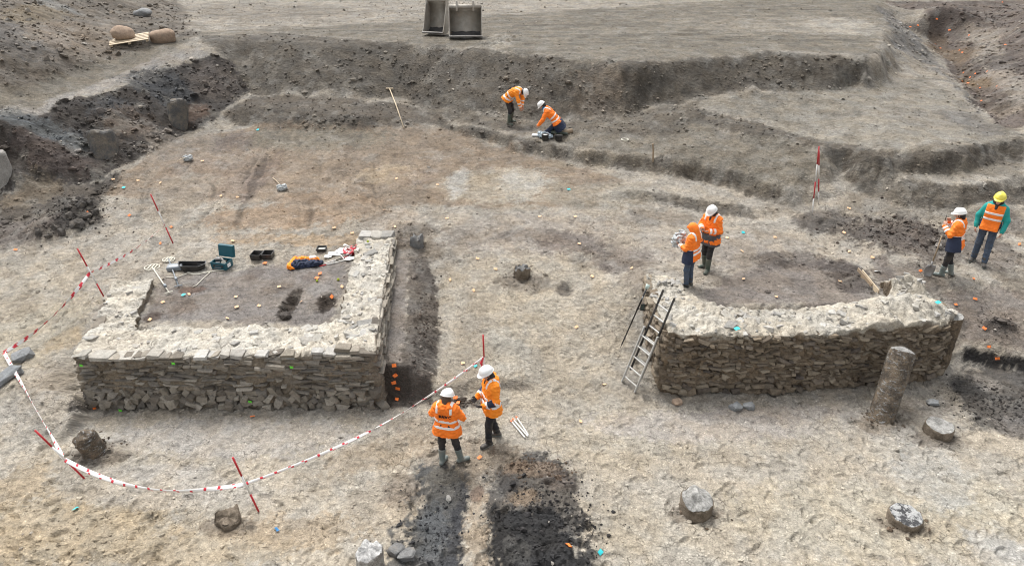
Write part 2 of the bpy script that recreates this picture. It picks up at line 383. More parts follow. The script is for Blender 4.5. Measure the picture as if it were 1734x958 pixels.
def _idx(x, y):
    fr = np.log((np.clip(y, YA+.01, YB-.1)+3)/8.2)/math.log((YB+3)/8.2)*(NR-1)
    fc = (x/(y+4.5)+KX)/(2*KX)*(NC-1)
    return np.clip(fr, 0, NR-1.001), np.clip(fc, 0, NC-1.001)
def samp(A, x, y):
    fr, fc = _idx(np.asarray(x, float), np.asarray(y, float)); i = fr.astype(int); j = fc.astype(int); a = fr-i; b = fc-j
    return (A[i, j]*(1-b)+A[i, j+1]*b)*(1-a)+(A[i+1, j]*(1-b)+A[i+1, j+1]*b)*a
wamp = .06+.32*sstep(17, 22, GY)             # dug edges wander and crumble
GZ = samp(GZ, GX+wamp*(fbm(GX*.9, GY*.9, 3, 131)+.5*fbm(GX*3.4, GY*3.4, 3, 133)), GY+wamp*(1.2*fbm(GX*.8, GY*.8, 3, 135)+.6*fbm(GX*3.1, GY*3.1, 3, 137)))
GB = blur(GZ.copy(), 2); wsoft = .85*sstep(25.5, 28, GY)+.35*sstep(20, 22, GY)*(1-sstep(25.5, 28, GY)); GB = GB*(1-wsoft)+wsoft*blur(GZ.copy(), 40)                      # clean heights, edges eased
dY = np.gradient(GB, axis=0)/np.gradient(GY, axis=0); dX = np.gradient(GB, axis=1)/np.gradient(GX, axis=1)
SLOPE = blur(np.clip(np.hypot(dX, dY), 0, 3), 4)

def hit(px, py, A=None):                     # where a line of sight meets the ground
    d = ray(px, py); Y = np.linspace(6, 51, 6000); t = Y/d.y; X = d.x*t; Z = CAM_H+d.z*t
    g = samp(GB if A is None else A, X, Y); k = np.argmax(Z < g)
    if not (Z < g).any(): k = len(Y)-1
    return Vector((X[k], Y[k], g[k]))

# ---- soil colours, measured patches (colour as seen, turned into reflectance)
def s2l(r, g, b, k=.60):
    f = lambda c: ((c/255+.055)/1.055)**2.4 if c > 10 else c/255/12.92
    return np.array([f(r), f(g), f(b)])*k
CW = np.stack([fbm(GX*1.1, GY*1.1, 3, 31), fbm(GX*1.1+50, GY*1.1, 3, 37)])
CW2 = np.stack([fbm(GX*4.3, GY*4.3, 3, 33), fbm(GX*4.3+50, GY*4.3, 3, 39)])*.14
E1 = fbm(GX*4.6, GY*4.6, 3, 141); E2 = fbm(GX*15, GY*15, 2, 147)
GC = np.zeros(GX.shape+(3,)); GC[:] = s2l(176, 164, 147)
RG = np.ones(GX.shape)                        # roughness of the surface relief
def win(x0, x1, y0, y1):
    ra = max(int(np.searchsorted(rows, y0))-1, 0); rb = min(int(np.searchsorted(rows, y1))+2, NR)
    ya, yb = rows[ra]+4.5, rows[rb-1]+4.5; kmin = min(x0/ya, x0/yb); kmax = max(x1/ya, x1/yb)
    return slice(ra, rb), slice(max(int(np.searchsorted(ks, kmin))-1, 0), min(int(np.searchsorted(ks, kmax))+2, NC))
def blend(s_, w, col, rough):
    GC[s_] = GC[s_]*(1-w[..., None])+s2l(*col)*w[..., None]
    if rough is not None: RG[s_] = RG[s_]*(1-w)+rough*w
def patch(px, py, rx, ry, col, op=1., soft=.35, ang=0, rough=None, warp=.4):
    c = hit(px, py); a = hit(px, py-ry); b = hit(px, min(py+ry, 957))
    rxm = rx*(c.y*_c+(CAM_H-c.z)*_s)/FPX; rym = max(abs(a.y-b.y)/2, .05); e = max(rxm, rym)*1.7+.5
    s_ = win(c.x-e, c.x+e, c.y-e, c.y+e); wf = warp*min(1, .6*min(rxm, rym))
    dx = GX[s_]+CW[0][s_]*wf-c.x; dy = GY[s_]+CW[1][s_]*wf-c.y; ca, sa = math.cos(R(ang)), math.sin(R(ang))
    q = np.sqrt(((dx*ca+dy*sa)/rxm)**2+((dy*ca-dx*sa)/rym)**2)+.30*E1[s_]+.34*E2[s_]
    blend(s_, op*(1-sstep(1-soft*.6, 1+soft*.6, q)), col, rough)
def polypatch(pts, col, op=1., soft=.12, rough=None, warp=.35, grain=1.):
    """patch bounded by a polygon of image points laid on the ground"""
    P_ = np.array([tuple(hit(*p))[:2] for p in pts]); s_ = win(P_[:, 0].min()-.8, P_[:, 0].max()+.8, P_[:, 1].min()-.8, P_[:, 1].max()+.8)
    X, Y = GX[s_]+CW[0][s_]*warp, GY[s_]+CW[1][s_]*warp; q = np.full(X.shape, 1e9); ins = np.zeros(X.shape, bool)
    for i in range(len(P_)):
        x0, y0 = P_[i-1]; x1, y1 = P_[i]; ex, ey = x1-x0, y1-y0
        t = np.clip(((X-x0)*ex+(Y-y0)*ey)/(ex*ex+ey*ey+1e-9), 0, 1)
        q = np.minimum(q, np.hypot(X-x0-t*ex, Y-y0-t*ey))
        ins ^= ((y0 > Y) != (y1 > Y)) & (X < (x1-x0)*(Y-y0)/(y1-y0+1e-12)+x0)
    sd_ = np.where(ins, q, -q)+(.12*E1[s_]+.11*E2[s_])*grain
    blend(s_, op*sstep(-soft*.6, soft*.6, sd_), col, rough)
# far terrace, bank, back ledges
polypatch([(-60, 200), (60, 180), (240, 118), (330, 62), (480, 55), (830, 83), (1075, 107), (1300, 88), (1480, 95), (1500, 3), (-60, 3)], (143, 132, 115), soft=.3, rough=.6)
polypatch([(330, 62), (480, 56), (700, 76), (1075, 107), (1300, 89), (1450, 102), (1530, 118), (1420, 158), (1200, 160), (1060, 197), (900, 205), (780, 186), (680, 168), (430, 160)], (117, 107, 94), soft=.22, rough=1.45)
polypatch([(1160, 165), (1300, 162), (1480, 145), (1560, 125), (1650, 190), (1734, 225), (1734, 262), (1500, 262), (1300, 214)], (160, 150, 134), soft=.2, rough=1.0)
polypatch([(430, 162), (700, 175), (760, 208), (700, 216), (480, 220), (380, 200)], (118, 106, 92), soft=.2, rough=1.6)
polypatch([(1060, 262), (1200, 284), (1345, 328), (1425, 290), (1500, 300), (1734, 300), (1734, 275), (1400, 262), (1165, 198), (1000, 215), (900, 236)], (142, 131, 115), soft=.25, rough=1.0)
patch(1010, 165, 40, 45, (150, 132, 112), .6, rough=1.4)
patch(1370, 45, 150, 14, (176, 164, 146), .6); patch(1430, 45, 60, 16, (186, 176, 160), .7)
patch(845, 70, 24, 12, (182, 171, 154), .9, .2, rough=.4); patch(450, 20, 160, 14, (150, 137, 120), .6)
# dug faces of the ledges: their shading put into a darker soil colour
for top_, toe_ in (([(745, 206), (830, 220), (900, 237), (990, 255), (1050, 260), (1110, 266), (1200, 283), (1290, 303), (1345, 325)], [(745, 219), (830, 240), (900, 259), (990, 279), (1050, 284), (1110, 293), (1200, 309), (1290, 339), (1345, 352)]), ([(1060, 320), (1130, 326), (1200, 338), (1275, 356)], [(1060, 333), (1130, 346), (1200, 360), (1275, 373)]), ([(1430, 286), (1450, 292), (1520, 304), (1620, 315), (1790, 299)], [(1430, 302), (1450, 323), (1520, 346), (1620, 356), (1790, 335)]), ([(1165, 180), (1230, 196), (1300, 213), (1400, 237), (1500, 258), (1600, 256), (1734, 228)], [(1165, 198), (1230, 218), (1300, 237), (1400, 264), (1500, 292), (1600, 294), (1734, 272)]), ([(395, 180), (480, 188), (560, 193), (640, 199)], [(395, 214), (480, 221), (560, 221), (640, 219)])):
    polypatch(top_+toe_[::-1], (104, 94, 82), .85, soft=.14, rough=1.7, warp=.12)
polypatch([(690, 168), (850, 200), (960, 205), (1130, 180), (1200, 160), (1175, 200), (1100, 235), (1000, 225), (880, 222), (760, 206)], (120, 109, 95), .85, soft=.3, rough=1.7)
polypatch([(1000, 225), (1180, 215), (1400, 264), (1340, 320), (1200, 282), (1050, 258)], (142, 131, 114), .7, soft=.3, rough=1.2); patch(1120, 215, 60, 16, (112, 102, 89), .7, rough=1.8)
# left: spoil and pit side
polypatch([(-60, 160), (90, 140), (190, 105), (270, 72), (330, 62), (300, 0), (-60, 0)], (132, 119, 104), soft=.3, rough=1.8)
patch(40, 60, 60, 35, (120, 115, 112), .6, rough=2); patch(130, 60, 60, 30, (160, 140, 118), .7); patch(60, 25, 30, 25, (150, 130, 98), .7); patch(90, 10, 40, 8, (150, 150, 148), .6)
polypatch([(-60, 215), (0, 190), (130, 158), (240, 108), (330, 84), (360, 95), (300, 105), (190, 148), (120, 172), (0, 206)], (172, 163, 154), .85, soft=.15)
polypatch([(-60, 225), (60, 192), (190, 155), (310, 105), (390, 95), (420, 150), (380, 190), (320, 226), (250, 265), (170, 302), (90, 318), (-60, 325)], (82, 74, 68), soft=.12, rough=2.6)
patch(60, 215, 80, 16, (104, 110, 114), .75, .4, rough=2); patch(270, 150, 55, 30, (78, 80, 84), .85, rough=2.4); patch(200, 190, 40, 26, (84, 84, 86), .7, rough=2.4); patch(220, 210, 40, 30, (120, 100, 82), .7); patch(90, 260, 60, 25, (96, 80, 72), .8)
polypatch([(-60, 330), (90, 320), (170, 302), (230, 290), (180, 345), (160, 385), (60, 410), (-60, 410)], (92, 82, 73), .9, soft=.2, rough=2.4)
patch(60, 330, 40, 30, (140, 122, 98), .7); patch(125, 375, 40, 26, (78, 72, 67), .9, rough=2.5); patch(30, 400, 60, 22, (128, 114, 104), .7, rough=2)
patch(360, 140, 35, 30, (128, 114, 104), .6); patch(330, 190, 20, 20, (120, 92, 72), .7)
# plateau
polypatch([(180, 330), (300, 240), (430, 215), (760, 222), (900, 262), (1060, 300), (1000, 345), (800, 350), (500, 345)], (156, 133, 108), .9, soft=.3)
patch(520, 235, 140, 18, (140, 130, 112), .8); patch(330, 250, 70, 26, (160, 146, 132), .6); patch(370, 300, 100, 40, (158, 136, 116), .7); patch(300, 330, 60, 40, (166, 150, 130), .7)
patch(655, 295, 52, 16, (190, 164, 128), .85, .25); patch(700, 300, 40, 14, (150, 128, 110), .5); patch(850, 312, 100, 30, (186, 170, 144), .8, .4, rough=.5)
patch(775, 308, 18, 22, (196, 189, 177), .75, .5, rough=.4); patch(890, 312, 40, 28, (194, 187, 174), .7, .6, rough=.4)
patch(400, 240, 30, 16, (132, 112, 102), .6); patch(440, 300, 20, 40, (140, 118, 104), .6); patch(560, 350, 100, 26, (164, 136, 106), .75)
patch(470, 370, 120, 20, (172, 142, 110), .8); patch(540, 408, 150, 9, (184, 156, 120), .9, .3); patch(420, 405, 60, 8, (178, 150, 116), .7); patch(660, 370, 50, 20, (170, 150, 128), .6)
patch(990, 275, 60, 12, (170, 156, 134), .5); patch(1010, 330, 90, 22, (160, 148, 128), .7)
patch(900, 395, 160, 34, (166, 150, 134), .6); patch(960, 410, 60, 20, (120, 106, 98), .75, .5); patch(1050, 435, 60, 24, (128, 114, 104), .8, .5); patch(800, 400, 70, 16, (140, 126, 112), .5)
patch(700, 390, 40, 14, (130, 118, 106), .8, rough=1.6); patch(885, 455, 24, 12, (110, 100, 92), .8)
patch(1250, 430, 130, 40, (172, 158, 142), .7); patch(1090, 405, 50, 18, (176, 162, 144), .6)
polypatch([(1200, 520), (1215, 470), (1300, 440), (1420, 445), (1490, 500), (1430, 528)], (134, 121, 112), .88, soft=.15, rough=.5)
patch(1250, 430, 60, 20, (142, 129, 116), .6); patch(1340, 440, 60, 16, (114, 102, 93), .85, rough=1.4); patch(1440, 470, 40, 26, (92, 81, 74), .9, rough=1.8); polypatch([(1478, 436), (1500, 436), (1530, 492), (1496, 500)], (132, 120, 111), .9, soft=.06, rough=.4, warp=.03, grain=.4); patch(1540, 470, 60, 20, (112, 99, 90), .7)
patch(1520, 400, 90, 34, (98, 87, 80), .9, .4, rough=2.4); patch(1390, 380, 46, 20, (108, 98, 90), .85, rough=2); patch(1560, 425, 60, 22, (112, 100, 92), .7, rough=2)
patch(1660, 420, 60, 40, (126, 113, 102), .8, rough=1.6); patch(1700, 380, 40, 20, (132, 118, 106), .7, rough=1.5)
patch(900, 398, 60, 13, (120, 106, 95), .6); patch(1000, 455, 40, 14, (124, 110, 100), .6); patch(820, 470, 40, 12, (138, 122, 108), .5); patch(1080, 470, 26, 18, (126, 113, 101), .6); patch(1110, 370, 70, 14, (134, 120, 106), .6)
polypatch([(1630, 590), (1600, 500), (1650, 480), (1734, 490), (1790, 500), (1790, 610), (1734, 605)], (148, 132, 120), .85, soft=.15, rough=.5)
patch(1690, 556, 26, 14, (84, 75, 68), .9, .3, rough=2)
patch(1480, 350, 60, 24, (150, 138, 122), .7); patch(1340, 350, 60, 20, (150, 138, 122), .6)
# interior of the left masonry
polypatch([(262, 470), (400, 455), (600, 440), (572, 545), (240, 548)], (140, 129, 121), 1, soft=.15, rough=.35)
patch(490, 515, 14, 27, (74, 63, 54), .95, .3, rough=2.2, warp=.1); patch(470, 487, 24, 10, (120, 105, 92), .8); patch(553, 512, 15, 19, (76, 64, 55), .95, .3, rough=2, warp=.1); patch(530, 470, 20, 10, (120, 104, 94), .7)
patch(430, 465, 16, 10, (116, 102, 92), .7); patch(290, 515, 50, 14, (118, 100, 86), .7, .5, ang=-25); patch(260, 535, 14, 10, (84, 66, 56), .8); patch(325, 490, 24, 6, (112, 82, 64), .8)
# middle corridor, trench
polypatch([(735, 690), (745, 560), (730, 470), (800, 440), (1000, 440), (1080, 500), (1050, 600), (1050, 700), (880, 700)], (184, 170, 148), .9, soft=.3, rough=.7)
patch(900, 520, 70, 40, (194, 178, 152), .7); patch(1000, 600, 60, 40, (194, 180, 158), .7); patch(860, 590, 40, 40, (190, 180, 162), .7); patch(800, 560, 30, 60, (166, 152, 132), .6); patch(780, 630, 40, 30, (168, 152, 130), .7); patch(955, 486, 16, 12, (110, 100, 90), .9)
polypatch([(650, 613), (686, 613), (690, 470), (698, 410), (672, 405)], (146, 134, 124), 1, soft=.06, warp=.0, grain=.3, rough=.6)
polypatch([(690, 690), (735, 680), (742, 560), (738, 480), (715, 408), (698, 410), (690, 480), (684, 610)], (110, 99, 89), 1, soft=.06, rough=1.7, warp=.05, grain=.6)
polypatch([(650, 612), (690, 612), (700, 688), (650, 690)], (90, 80, 71), 1, soft=.05, rough=1.2, warp=0, grain=.3); patch(790, 682, 60, 8, (104, 90, 78), .9); patch(880, 655, 30, 6, (110, 98, 86), .7)
# floor in front
polypatch([(-60, 1000), (-60, 560), (120, 560), (160, 700), (650, 700), (1110, 690), (1640, 690), (1800, 800), (1800, 1000)], (190, 177, 157), .95, soft=.3, rough=.8)
patch(60, 560, 90, 60, (186, 172, 146), .8); patch(110, 580, 30, 20, (188, 164, 126), .7); patch(60, 480, 80, 50, (186, 172, 150), .8); patch(90, 650, 50, 40, (164, 150, 132), .8)
patch(60, 700, 90, 40, (180, 170, 156), .7); patch(400, 740, 220, 34, (188, 178, 166), .9, .3, rough=.45); patch(140, 690, 12, 18, (90, 80, 72), .8, rough=2)
patch(100, 900, 200, 70, (186, 164, 128), .85, .5, rough=1.1); patch(330, 930, 180, 40, (184, 164, 132), .7); patch(500, 900, 120, 30, (182, 158, 124), .7); patch(20, 830, 60, 50, (182, 158, 120), .6); patch(300, 830, 160, 30, (194, 182, 166), .7); patch(250, 800, 100, 14, (188, 178, 166), .5)
patch(640, 770, 90, 26, (172, 150, 120), .6, ang=20); patch(800, 780, 90, 40, (160, 142, 120), .8, rough=1.3); patch(740, 720, 70, 24, (160, 144, 124), .6); patch(640, 860, 50, 40, (176, 158, 132), .6)
patch(1050, 740, 140, 50, (188, 174, 150), .7); patch(1200, 720, 200, 26, (184, 172, 160), .8, rough=.6); patch(1330, 700, 160, 14, (160, 148, 138), .7); patch(1500, 720, 120, 26, (178, 168, 154), .7)
patch(1450, 880, 240, 70, (192, 178, 152), .8); patch(1650, 850, 90, 60, (192, 180, 156), .8); patch(1580, 800, 60, 60, (190, 186, 178), .6, ang=-30); patch(1690, 930, 50, 60, (190, 186, 180), .6); patch(1080, 900, 60, 60, (182, 168, 144), .6); patch(1250, 930, 140, 40, (190, 178, 158), .7)
polypatch([(1610, 650), (1640, 618), (1734, 634), (1800, 650), (1800, 750), (1734, 745), (1650, 720)], (82, 77, 74), .88, soft=.3, rough=1.6, warp=.3, grain=1.8); patch(1640, 655, 24, 20, (74, 70, 66), .8); patch(1670, 650, 20, 16, (150, 142, 134), .7); patch(1560, 690, 50, 16, (140, 128, 116), .6); patch(1720, 720, 40, 20, (128, 120, 114), .7)
polypatch([(1634, 590), (1734, 606), (1800, 618), (1800, 640), (1734, 630), (1632, 612)], (58, 54, 52), 1, soft=.05, warp=0, grain=.5)
# charcoal spreads at the bottom edge
polypatch([(655, 990), (672, 900), (705, 850), (722, 800), (775, 790), (792, 830), (796, 990)], (88, 88, 88), .92, soft=.16, rough=1.0, warp=.32, grain=1.9)
polypatch([(690, 955), (694, 890), (716, 862), (745, 850), (762, 880), (750, 955)], (98, 100, 102), .8, soft=.12, rough=.35, warp=.32, grain=1.9)
polypatch([(752, 990), (758, 880), (770, 830), (790, 830), (794, 990)], (70, 70, 74), .85, soft=.1, rough=1.4, warp=.2, grain=1.5); patch(735, 945, 34, 14, (76, 76, 80), .7, rough=1.4); patch(750, 808, 32, 14, (120, 113, 102), .7)
polypatch([(832, 990), (820, 900), (824, 850), (850, 800), (905, 775), (960, 790), (990, 850), (1000, 900), (1012, 960), (1020, 990)], (96, 90, 85), .92, soft=.16, rough=1.9, warp=.32, grain=1.9)
polypatch([(836, 990), (828, 920), (835, 885), (880, 872), (960, 880), (998, 920), (1012, 990)], (54, 53, 54), .95, soft=.14, rough=1.5, warp=.32, grain=1.9)
patch(897, 802, 52, 16, (150, 126, 102), .9, .4, rough=1.5); patch(884, 852, 30, 13, (150, 126, 100), .85); patch(950, 822, 30, 18, (112, 98, 88), .7); patch(965, 885, 14, 20, (110, 103, 95), .6); patch(860, 830, 16, 24, (84, 80, 78), .7)
polypatch([(796, 990), (795, 860), (800, 825), (824, 828), (822, 870), (834, 930), (838, 990)], (178, 158, 132), .9, soft=.1, warp=.2, grain=1.5); patch(808, 838, 12, 16, (140, 112, 92), .8); patch(680, 830, 30, 30, (140, 122, 104), .6, rough=1.8)
# far right hollow
polypatch([(1500, 2), (1734, 2), (1800, 60), (1800, 230), (1734, 215), (1690, 215), (1640, 150), (1580, 80)], (122, 106, 96), .95, soft=.2, rough=2)
polypatch([(1484, 12), (1512, 80), (1575, 110), (1640, 160), (1660, 200), (1600, 120), (1545, 55), (1510, 20)], (142, 136, 130), .9, soft=.12, rough=1.6)
polypatch([(1636, 60), (1690, 56), (1734, 140), (1760, 200), (1705, 190), (1668, 120)], (166, 152, 136), .8, soft=.12, rough=2.4, warp=.3); polypatch([(1560, 42), (1592, 80), (1622, 120), (1655, 168), (1672, 190), (1650, 130), (1628, 92), (1600, 55)], (112, 92, 72), .8, soft=.1, rough=1.5, warp=.1); patch(1610, 30, 80, 18, (84, 70, 62), .8); patch(1605, 95, 26, 14, (136, 112, 84), .8); patch(1670, 130, 18, 34, (176, 160, 144), .8, ang=30); patch(1660, 60, 26, 16, (160, 146, 130), .6); patch(1650, 140, 10, 16, (140, 112, 76), .8); patch(1715, 110, 30, 30, (104, 92, 86), .7); patch(1700, 190, 30, 18, (150, 134, 118), .7)
patch(1560, 200, 60, 16, (160, 150, 136), .6); patch(1640, 205, 34, 22, (128, 121, 114), .8)
for (x_, y_) in ((1587, 738), (1529, 888), (1178, 868), (633, 960), (160, 768), (388, 888), (884, 472), (708, 420), (1490, 712)): patch(x_, y_+4, 46, 16, (128, 113, 97), .75, .5, rough=1.5)
mott = fbm(GX*1.7+.5*E1, GY*1.7, 4, 71); mot2 = fbm(GX*5.5, GY*5.5, 4, 73); mot3 = fbm(GX*.45, GY*.45, 3, 79)
fz = .45+.55*sstep(12.5, 17, GY)             # the swept floor in front is more even than the raw ground behind
GC *= (1+fz*(.15*(sstep(-.12, .10, mott)-.5)+.14*(sstep(-.2, .15, mot2)-.5))+.09*mot3)[..., None]
wet = sstep(.22, .34, fbm(GX*2.7+.4*E1, GY*2.7, 4, 75))*.55*fz   # damp brown blots
GC *= 1-wet[..., None]*np.array([.30, .34, .38])
dry = sstep(.25, .40, fbm(GX*2.1+9, GY*2.1+.4*E1, 4, 76))*.5*fz      # chalky dried skins
GC = GC*(1-dry[..., None]*.35)+dry[..., None]*.35*s2l(205, 198, 186)

# ---- relief: trampled clay, clods on the banks, scrapes on the far terrace
RG = blur(RG, 2)
def footprints(scale, seed, prob):
    out = np.zeros(GX.shape); ix0 = np.floor(GX/scale); iy0 = np.floor(GY/scale)
    for di in (-1, 0, 1):
        for dj in (-1, 0, 1):
            ix = ix0+di; iy = iy0+dj
            cx = (ix+_hash(ix, iy, seed))*scale; cy = (iy+_hash(ix, iy, seed+1))*scale
            an = _hash(ix, iy, seed+2)*6.283; on = _hash(ix, iy, seed+3) < prob
            dx = GX-cx; dy = GY-cy; u = dx*np.cos(an)+dy*np.sin(an); v = dy*np.cos(an)-dx*np.sin(an)
            q = np.sqrt((u/.15)**2+(v/.058)**2)
            dent = -(1-sstep(.7, 1.05, q))+.55*np.exp(-((q-1.22)/.2)**2)
            out += np.where(on, dent, 0)*(.5+.5*_hash(ix, iy, seed+4))
    return out
def plates(scale, seed):
    best = np.full(GX.shape, 1e9); hgt = np.zeros(GX.shape); ix0 = np.floor(GX/scale); iy0 = np.floor(GY/scale)
    for di in (-1, 0, 1):
        for dj in (-1, 0, 1):
            ix = ix0+di; iy = iy0+dj; cx = (ix+_hash(ix, iy, seed))*scale; cy = (iy+_hash(ix, iy, seed+1))*scale
            dx, dy = GX-cx, GY-cy; d = dx*dx+dy*dy; m = d < best; best = np.where(m, d, best)
            hgt = np.where(m, 2*_hash(ix, iy, seed+2)-1+(dx*(_hash(ix, iy, seed+3)-.5)+dy*(_hash(ix, iy, seed+4)-.5))*5/scale*.5, hgt)
    return hgt
near = np.clip(1.4-(GY-8)/30, .15, 1)
SPC = np.gradient(rows)[:, None]+0*GX        # mesh spacing: relief finer than it is left to the material
def lim(f): return 1-sstep(.16, .36, SPC*f)
def fb(f, n, seed, sx=1., sy=1., ox=0., oy=0.):
    s = 0; a = 1; t = 0
    for i in range(n):
        s = s+a*lim(f*2**i*max(sy, sx*.6))*vn((GX*f*sx+ox)*2**i+i*17.3, (GY*f*sy+oy)*2**i-i*9.1, seed+i); t += a; a *= .55
    return s/t
flat_ = 1-sstep(.35, .8, SLOPE); far0 = sstep(27, 31, GY)*flat_
D = .045*fb(.6, 4, 3)+.026*fb(2.2, 4, 11)*np.clip(RG, .4, 2)
D += (.014*lim(6)*ridged(GX*5.2+fbm(GX*2, GY*2, 2, 5), GY*5.2, 2, 21)+.013*fb(9, 3, 27)+.007*fb(24, 2, 41))*RG
och = np.clip(1.2-np.hypot((GX+6.2)/4, (GY-8)/2.2), 0, 1)
D += (.011*plates(.12, 151)*lim(7)+.017*plates(.29, 161)*lim(3)*(.6+och)*np.clip(fbm(GX*.8, GY*.8, 2, 167)+.5, 0, 1))*np.clip(RG, .25, 1.6)
D += .048*footprints(.36, 101, .8)*np.clip(RG, .55, 1.1)*np.clip(1-(GY-11)/16, 0, 1)
# ruts dragged by the machine bucket across the plateau, running away from the viewer
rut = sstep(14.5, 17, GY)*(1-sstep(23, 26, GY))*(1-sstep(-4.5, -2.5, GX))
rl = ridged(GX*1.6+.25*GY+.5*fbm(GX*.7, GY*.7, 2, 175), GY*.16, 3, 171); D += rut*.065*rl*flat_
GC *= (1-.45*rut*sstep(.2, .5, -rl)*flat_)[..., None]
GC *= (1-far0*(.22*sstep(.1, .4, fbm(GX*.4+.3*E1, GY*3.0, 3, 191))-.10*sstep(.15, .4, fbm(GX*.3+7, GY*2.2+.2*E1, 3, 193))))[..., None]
cl = np.clip(vn(GX*3.6, GY*3.6, 61)+.55*vn(GX*8, GY*8, 62)*lim(8), 0, 2)
D += .055*cl*np.clip(RG-1.1, 0, 1.6)*(1-.5*sstep(26, 29, GY))+.03*np.abs(vn(GX*15, GY*15, 63))*lim(15)*np.clip(RG-.9, 0, 1.6)
far = sstep(27, 31, GY)*flat_
D += far*(.05*fb(.8, 3, 81, 1, 4)+.03*ridged(GX*.9, GY*4, 2, 85))
D += SLOPE.clip(0, 1.2)*(.06*fb(1.6, 4, 91, 1, .6)+.02*ridged(GX*3, GY*1.2+GB*3, 2, 95))*np.clip(RG, .6, 1.4)
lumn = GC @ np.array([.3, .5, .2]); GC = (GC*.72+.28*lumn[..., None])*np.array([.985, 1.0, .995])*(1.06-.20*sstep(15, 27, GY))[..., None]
# bowls, holes and small heaps
def bump_at(px, py, r, h, ry=None, p=2):
    c = hit(px, py); ry = ry or r
    q = np.hypot((GX-c.x+CW2[0]*.6)/r, (GY-c.y+CW2[1]*.6)/ry); D[:] += h*np.exp(-q**p)
bump_at(915, 880, .95, .16, 1.1, 4); bump_at(897, 808, .55, .10, .3); bump_at(735, 900, .5, -.13, 1.0, 4); bump_at(812, 890, .14, .05, .7)
c_ = hit(846, 70); msk = (1-sstep(.45, .6, np.abs(GX-c_.x-.35*(GY-c_.y))))*(1-sstep(1.0, 1.3, np.abs(GY-c_.y))); D += msk*.04*np.sign(np.sin((GX-.35*GY)*21))*.5+msk*.03*np.sign(np.sin(GY*9))
bump_at(955, 486, .22, -.12); bump_at(490, 515, .16, -.16, .40, 4); bump_at(553, 512, .18, -.18, .30, 4); bump_at(1690, 556, .3, .16); bump_at(885, 468, .3, -.1)
bump_at(165, 755, .34, .10); bump_at(1440, 480, .5, -.12); bump_at(1312, 442, .42, .16, .3, 3); bump_at(1500, 720, .3, .06)
for (x_, y_, r_, h_) in ((1520, 400, .7, .2), (1480, 420, .5, .14), (1570, 410, .6, .18), (1390, 375, .7, .16), (1540, 440, .5, .15), (1670, 355, .7, .15), (125, 372, .6, .28), (90, 392, .5, .2), (150, 350, .4, .18), (60, 400, .5, .15), (690, 395, .4, .14)): bump_at(x_, y_, r_, h_)
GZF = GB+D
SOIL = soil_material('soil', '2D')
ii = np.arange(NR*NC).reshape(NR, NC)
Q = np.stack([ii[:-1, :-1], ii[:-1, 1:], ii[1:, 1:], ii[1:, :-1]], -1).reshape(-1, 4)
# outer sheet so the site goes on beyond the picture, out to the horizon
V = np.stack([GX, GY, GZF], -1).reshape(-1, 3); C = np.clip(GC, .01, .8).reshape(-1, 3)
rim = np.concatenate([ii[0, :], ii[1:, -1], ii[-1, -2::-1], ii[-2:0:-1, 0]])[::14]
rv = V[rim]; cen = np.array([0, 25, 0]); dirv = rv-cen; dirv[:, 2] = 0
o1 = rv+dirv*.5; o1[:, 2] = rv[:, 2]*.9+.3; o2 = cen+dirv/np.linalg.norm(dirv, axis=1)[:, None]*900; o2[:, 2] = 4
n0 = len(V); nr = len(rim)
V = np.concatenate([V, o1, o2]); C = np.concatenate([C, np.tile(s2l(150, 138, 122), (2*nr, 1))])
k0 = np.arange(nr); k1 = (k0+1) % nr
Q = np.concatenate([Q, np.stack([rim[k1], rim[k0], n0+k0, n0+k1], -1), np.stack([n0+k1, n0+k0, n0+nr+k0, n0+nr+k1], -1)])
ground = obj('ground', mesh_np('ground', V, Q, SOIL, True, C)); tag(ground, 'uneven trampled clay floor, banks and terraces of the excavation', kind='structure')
def gz(x, y): return float(samp(GZF, x, y))
def ghit(px, py): return hit(px, py, GZF)
def gcol(x, y): return np.stack([samp(GC[..., i], x, y) for i in range(3)], -1)
# ---------------------------------------------------------------- loose crumbs of soil and small stones: nobody could count them
t_ = (1+5**.5)/2
ICO = np.array([(-1, t_, 0), (1, t_, 0), (-1, -t_, 0), (1, -t_, 0), (0, -1, t_), (0, 1, t_), (0, -1, -t_), (0, 1, -t_), (t_, 0, -1), (t_, 0, 1), (-t_, 0, -1), (-t_, 0, 1)])/1.902
ICF = np.array([(0, 11, 5), (0, 5, 1), (0, 1, 7), (0, 7, 10), (0, 10, 11), (1, 5, 9), (5, 11, 4), (11, 10, 2), (10, 7, 6), (7, 1, 8), (3, 9, 4), (3, 4, 2), (3, 2, 6), (3, 6, 8), (3, 8, 9), (4, 9, 5), (2, 4, 11), (6, 2, 10), (8, 6, 7), (9, 8, 1)])
def randrot(n):
    q = RNG.normal(size=(n, 4)); q /= np.linalg.norm(q, axis=1)[:, None]; w, x, y, z = q.T
    return np.stack([np.stack([1-2*(y*y+z*z), 2*(x*y-z*w), 2*(x*z+y*w)], -1), np.stack([2*(x*y+z*w), 1-2*(x*x+z*z), 2*(y*z-x*w)], -1), np.stack([2*(x*z-y*w), 2*(y*z+x*w), 1-2*(x*x+y*y)], -1)], 1)
def clods(name, pos, size, col, mat, flat=.7):
    n = len(pos); sh = ICO[None]*(1+.28*RNG.normal(size=(n, 12, 1)))*(.6+.8*RNG.random((n, 1, 3)))
    v = np.einsum('nij,nkj->nki', randrot(n), sh); v[..., 2] *= flat
    v = v*size[:, None, None]+pos[:, None, :]
    f = (ICF[None]+12*np.arange(n)[:, None, None]).reshape(-1, 3)
    return mesh_np(name, v.reshape(-1, 3), f, mat, False, np.repeat(col, 12, 0))
n = 90000
fr = RNG.random(n)*(NR-60)+20; fc = RNG.random(n)*(NC-2)
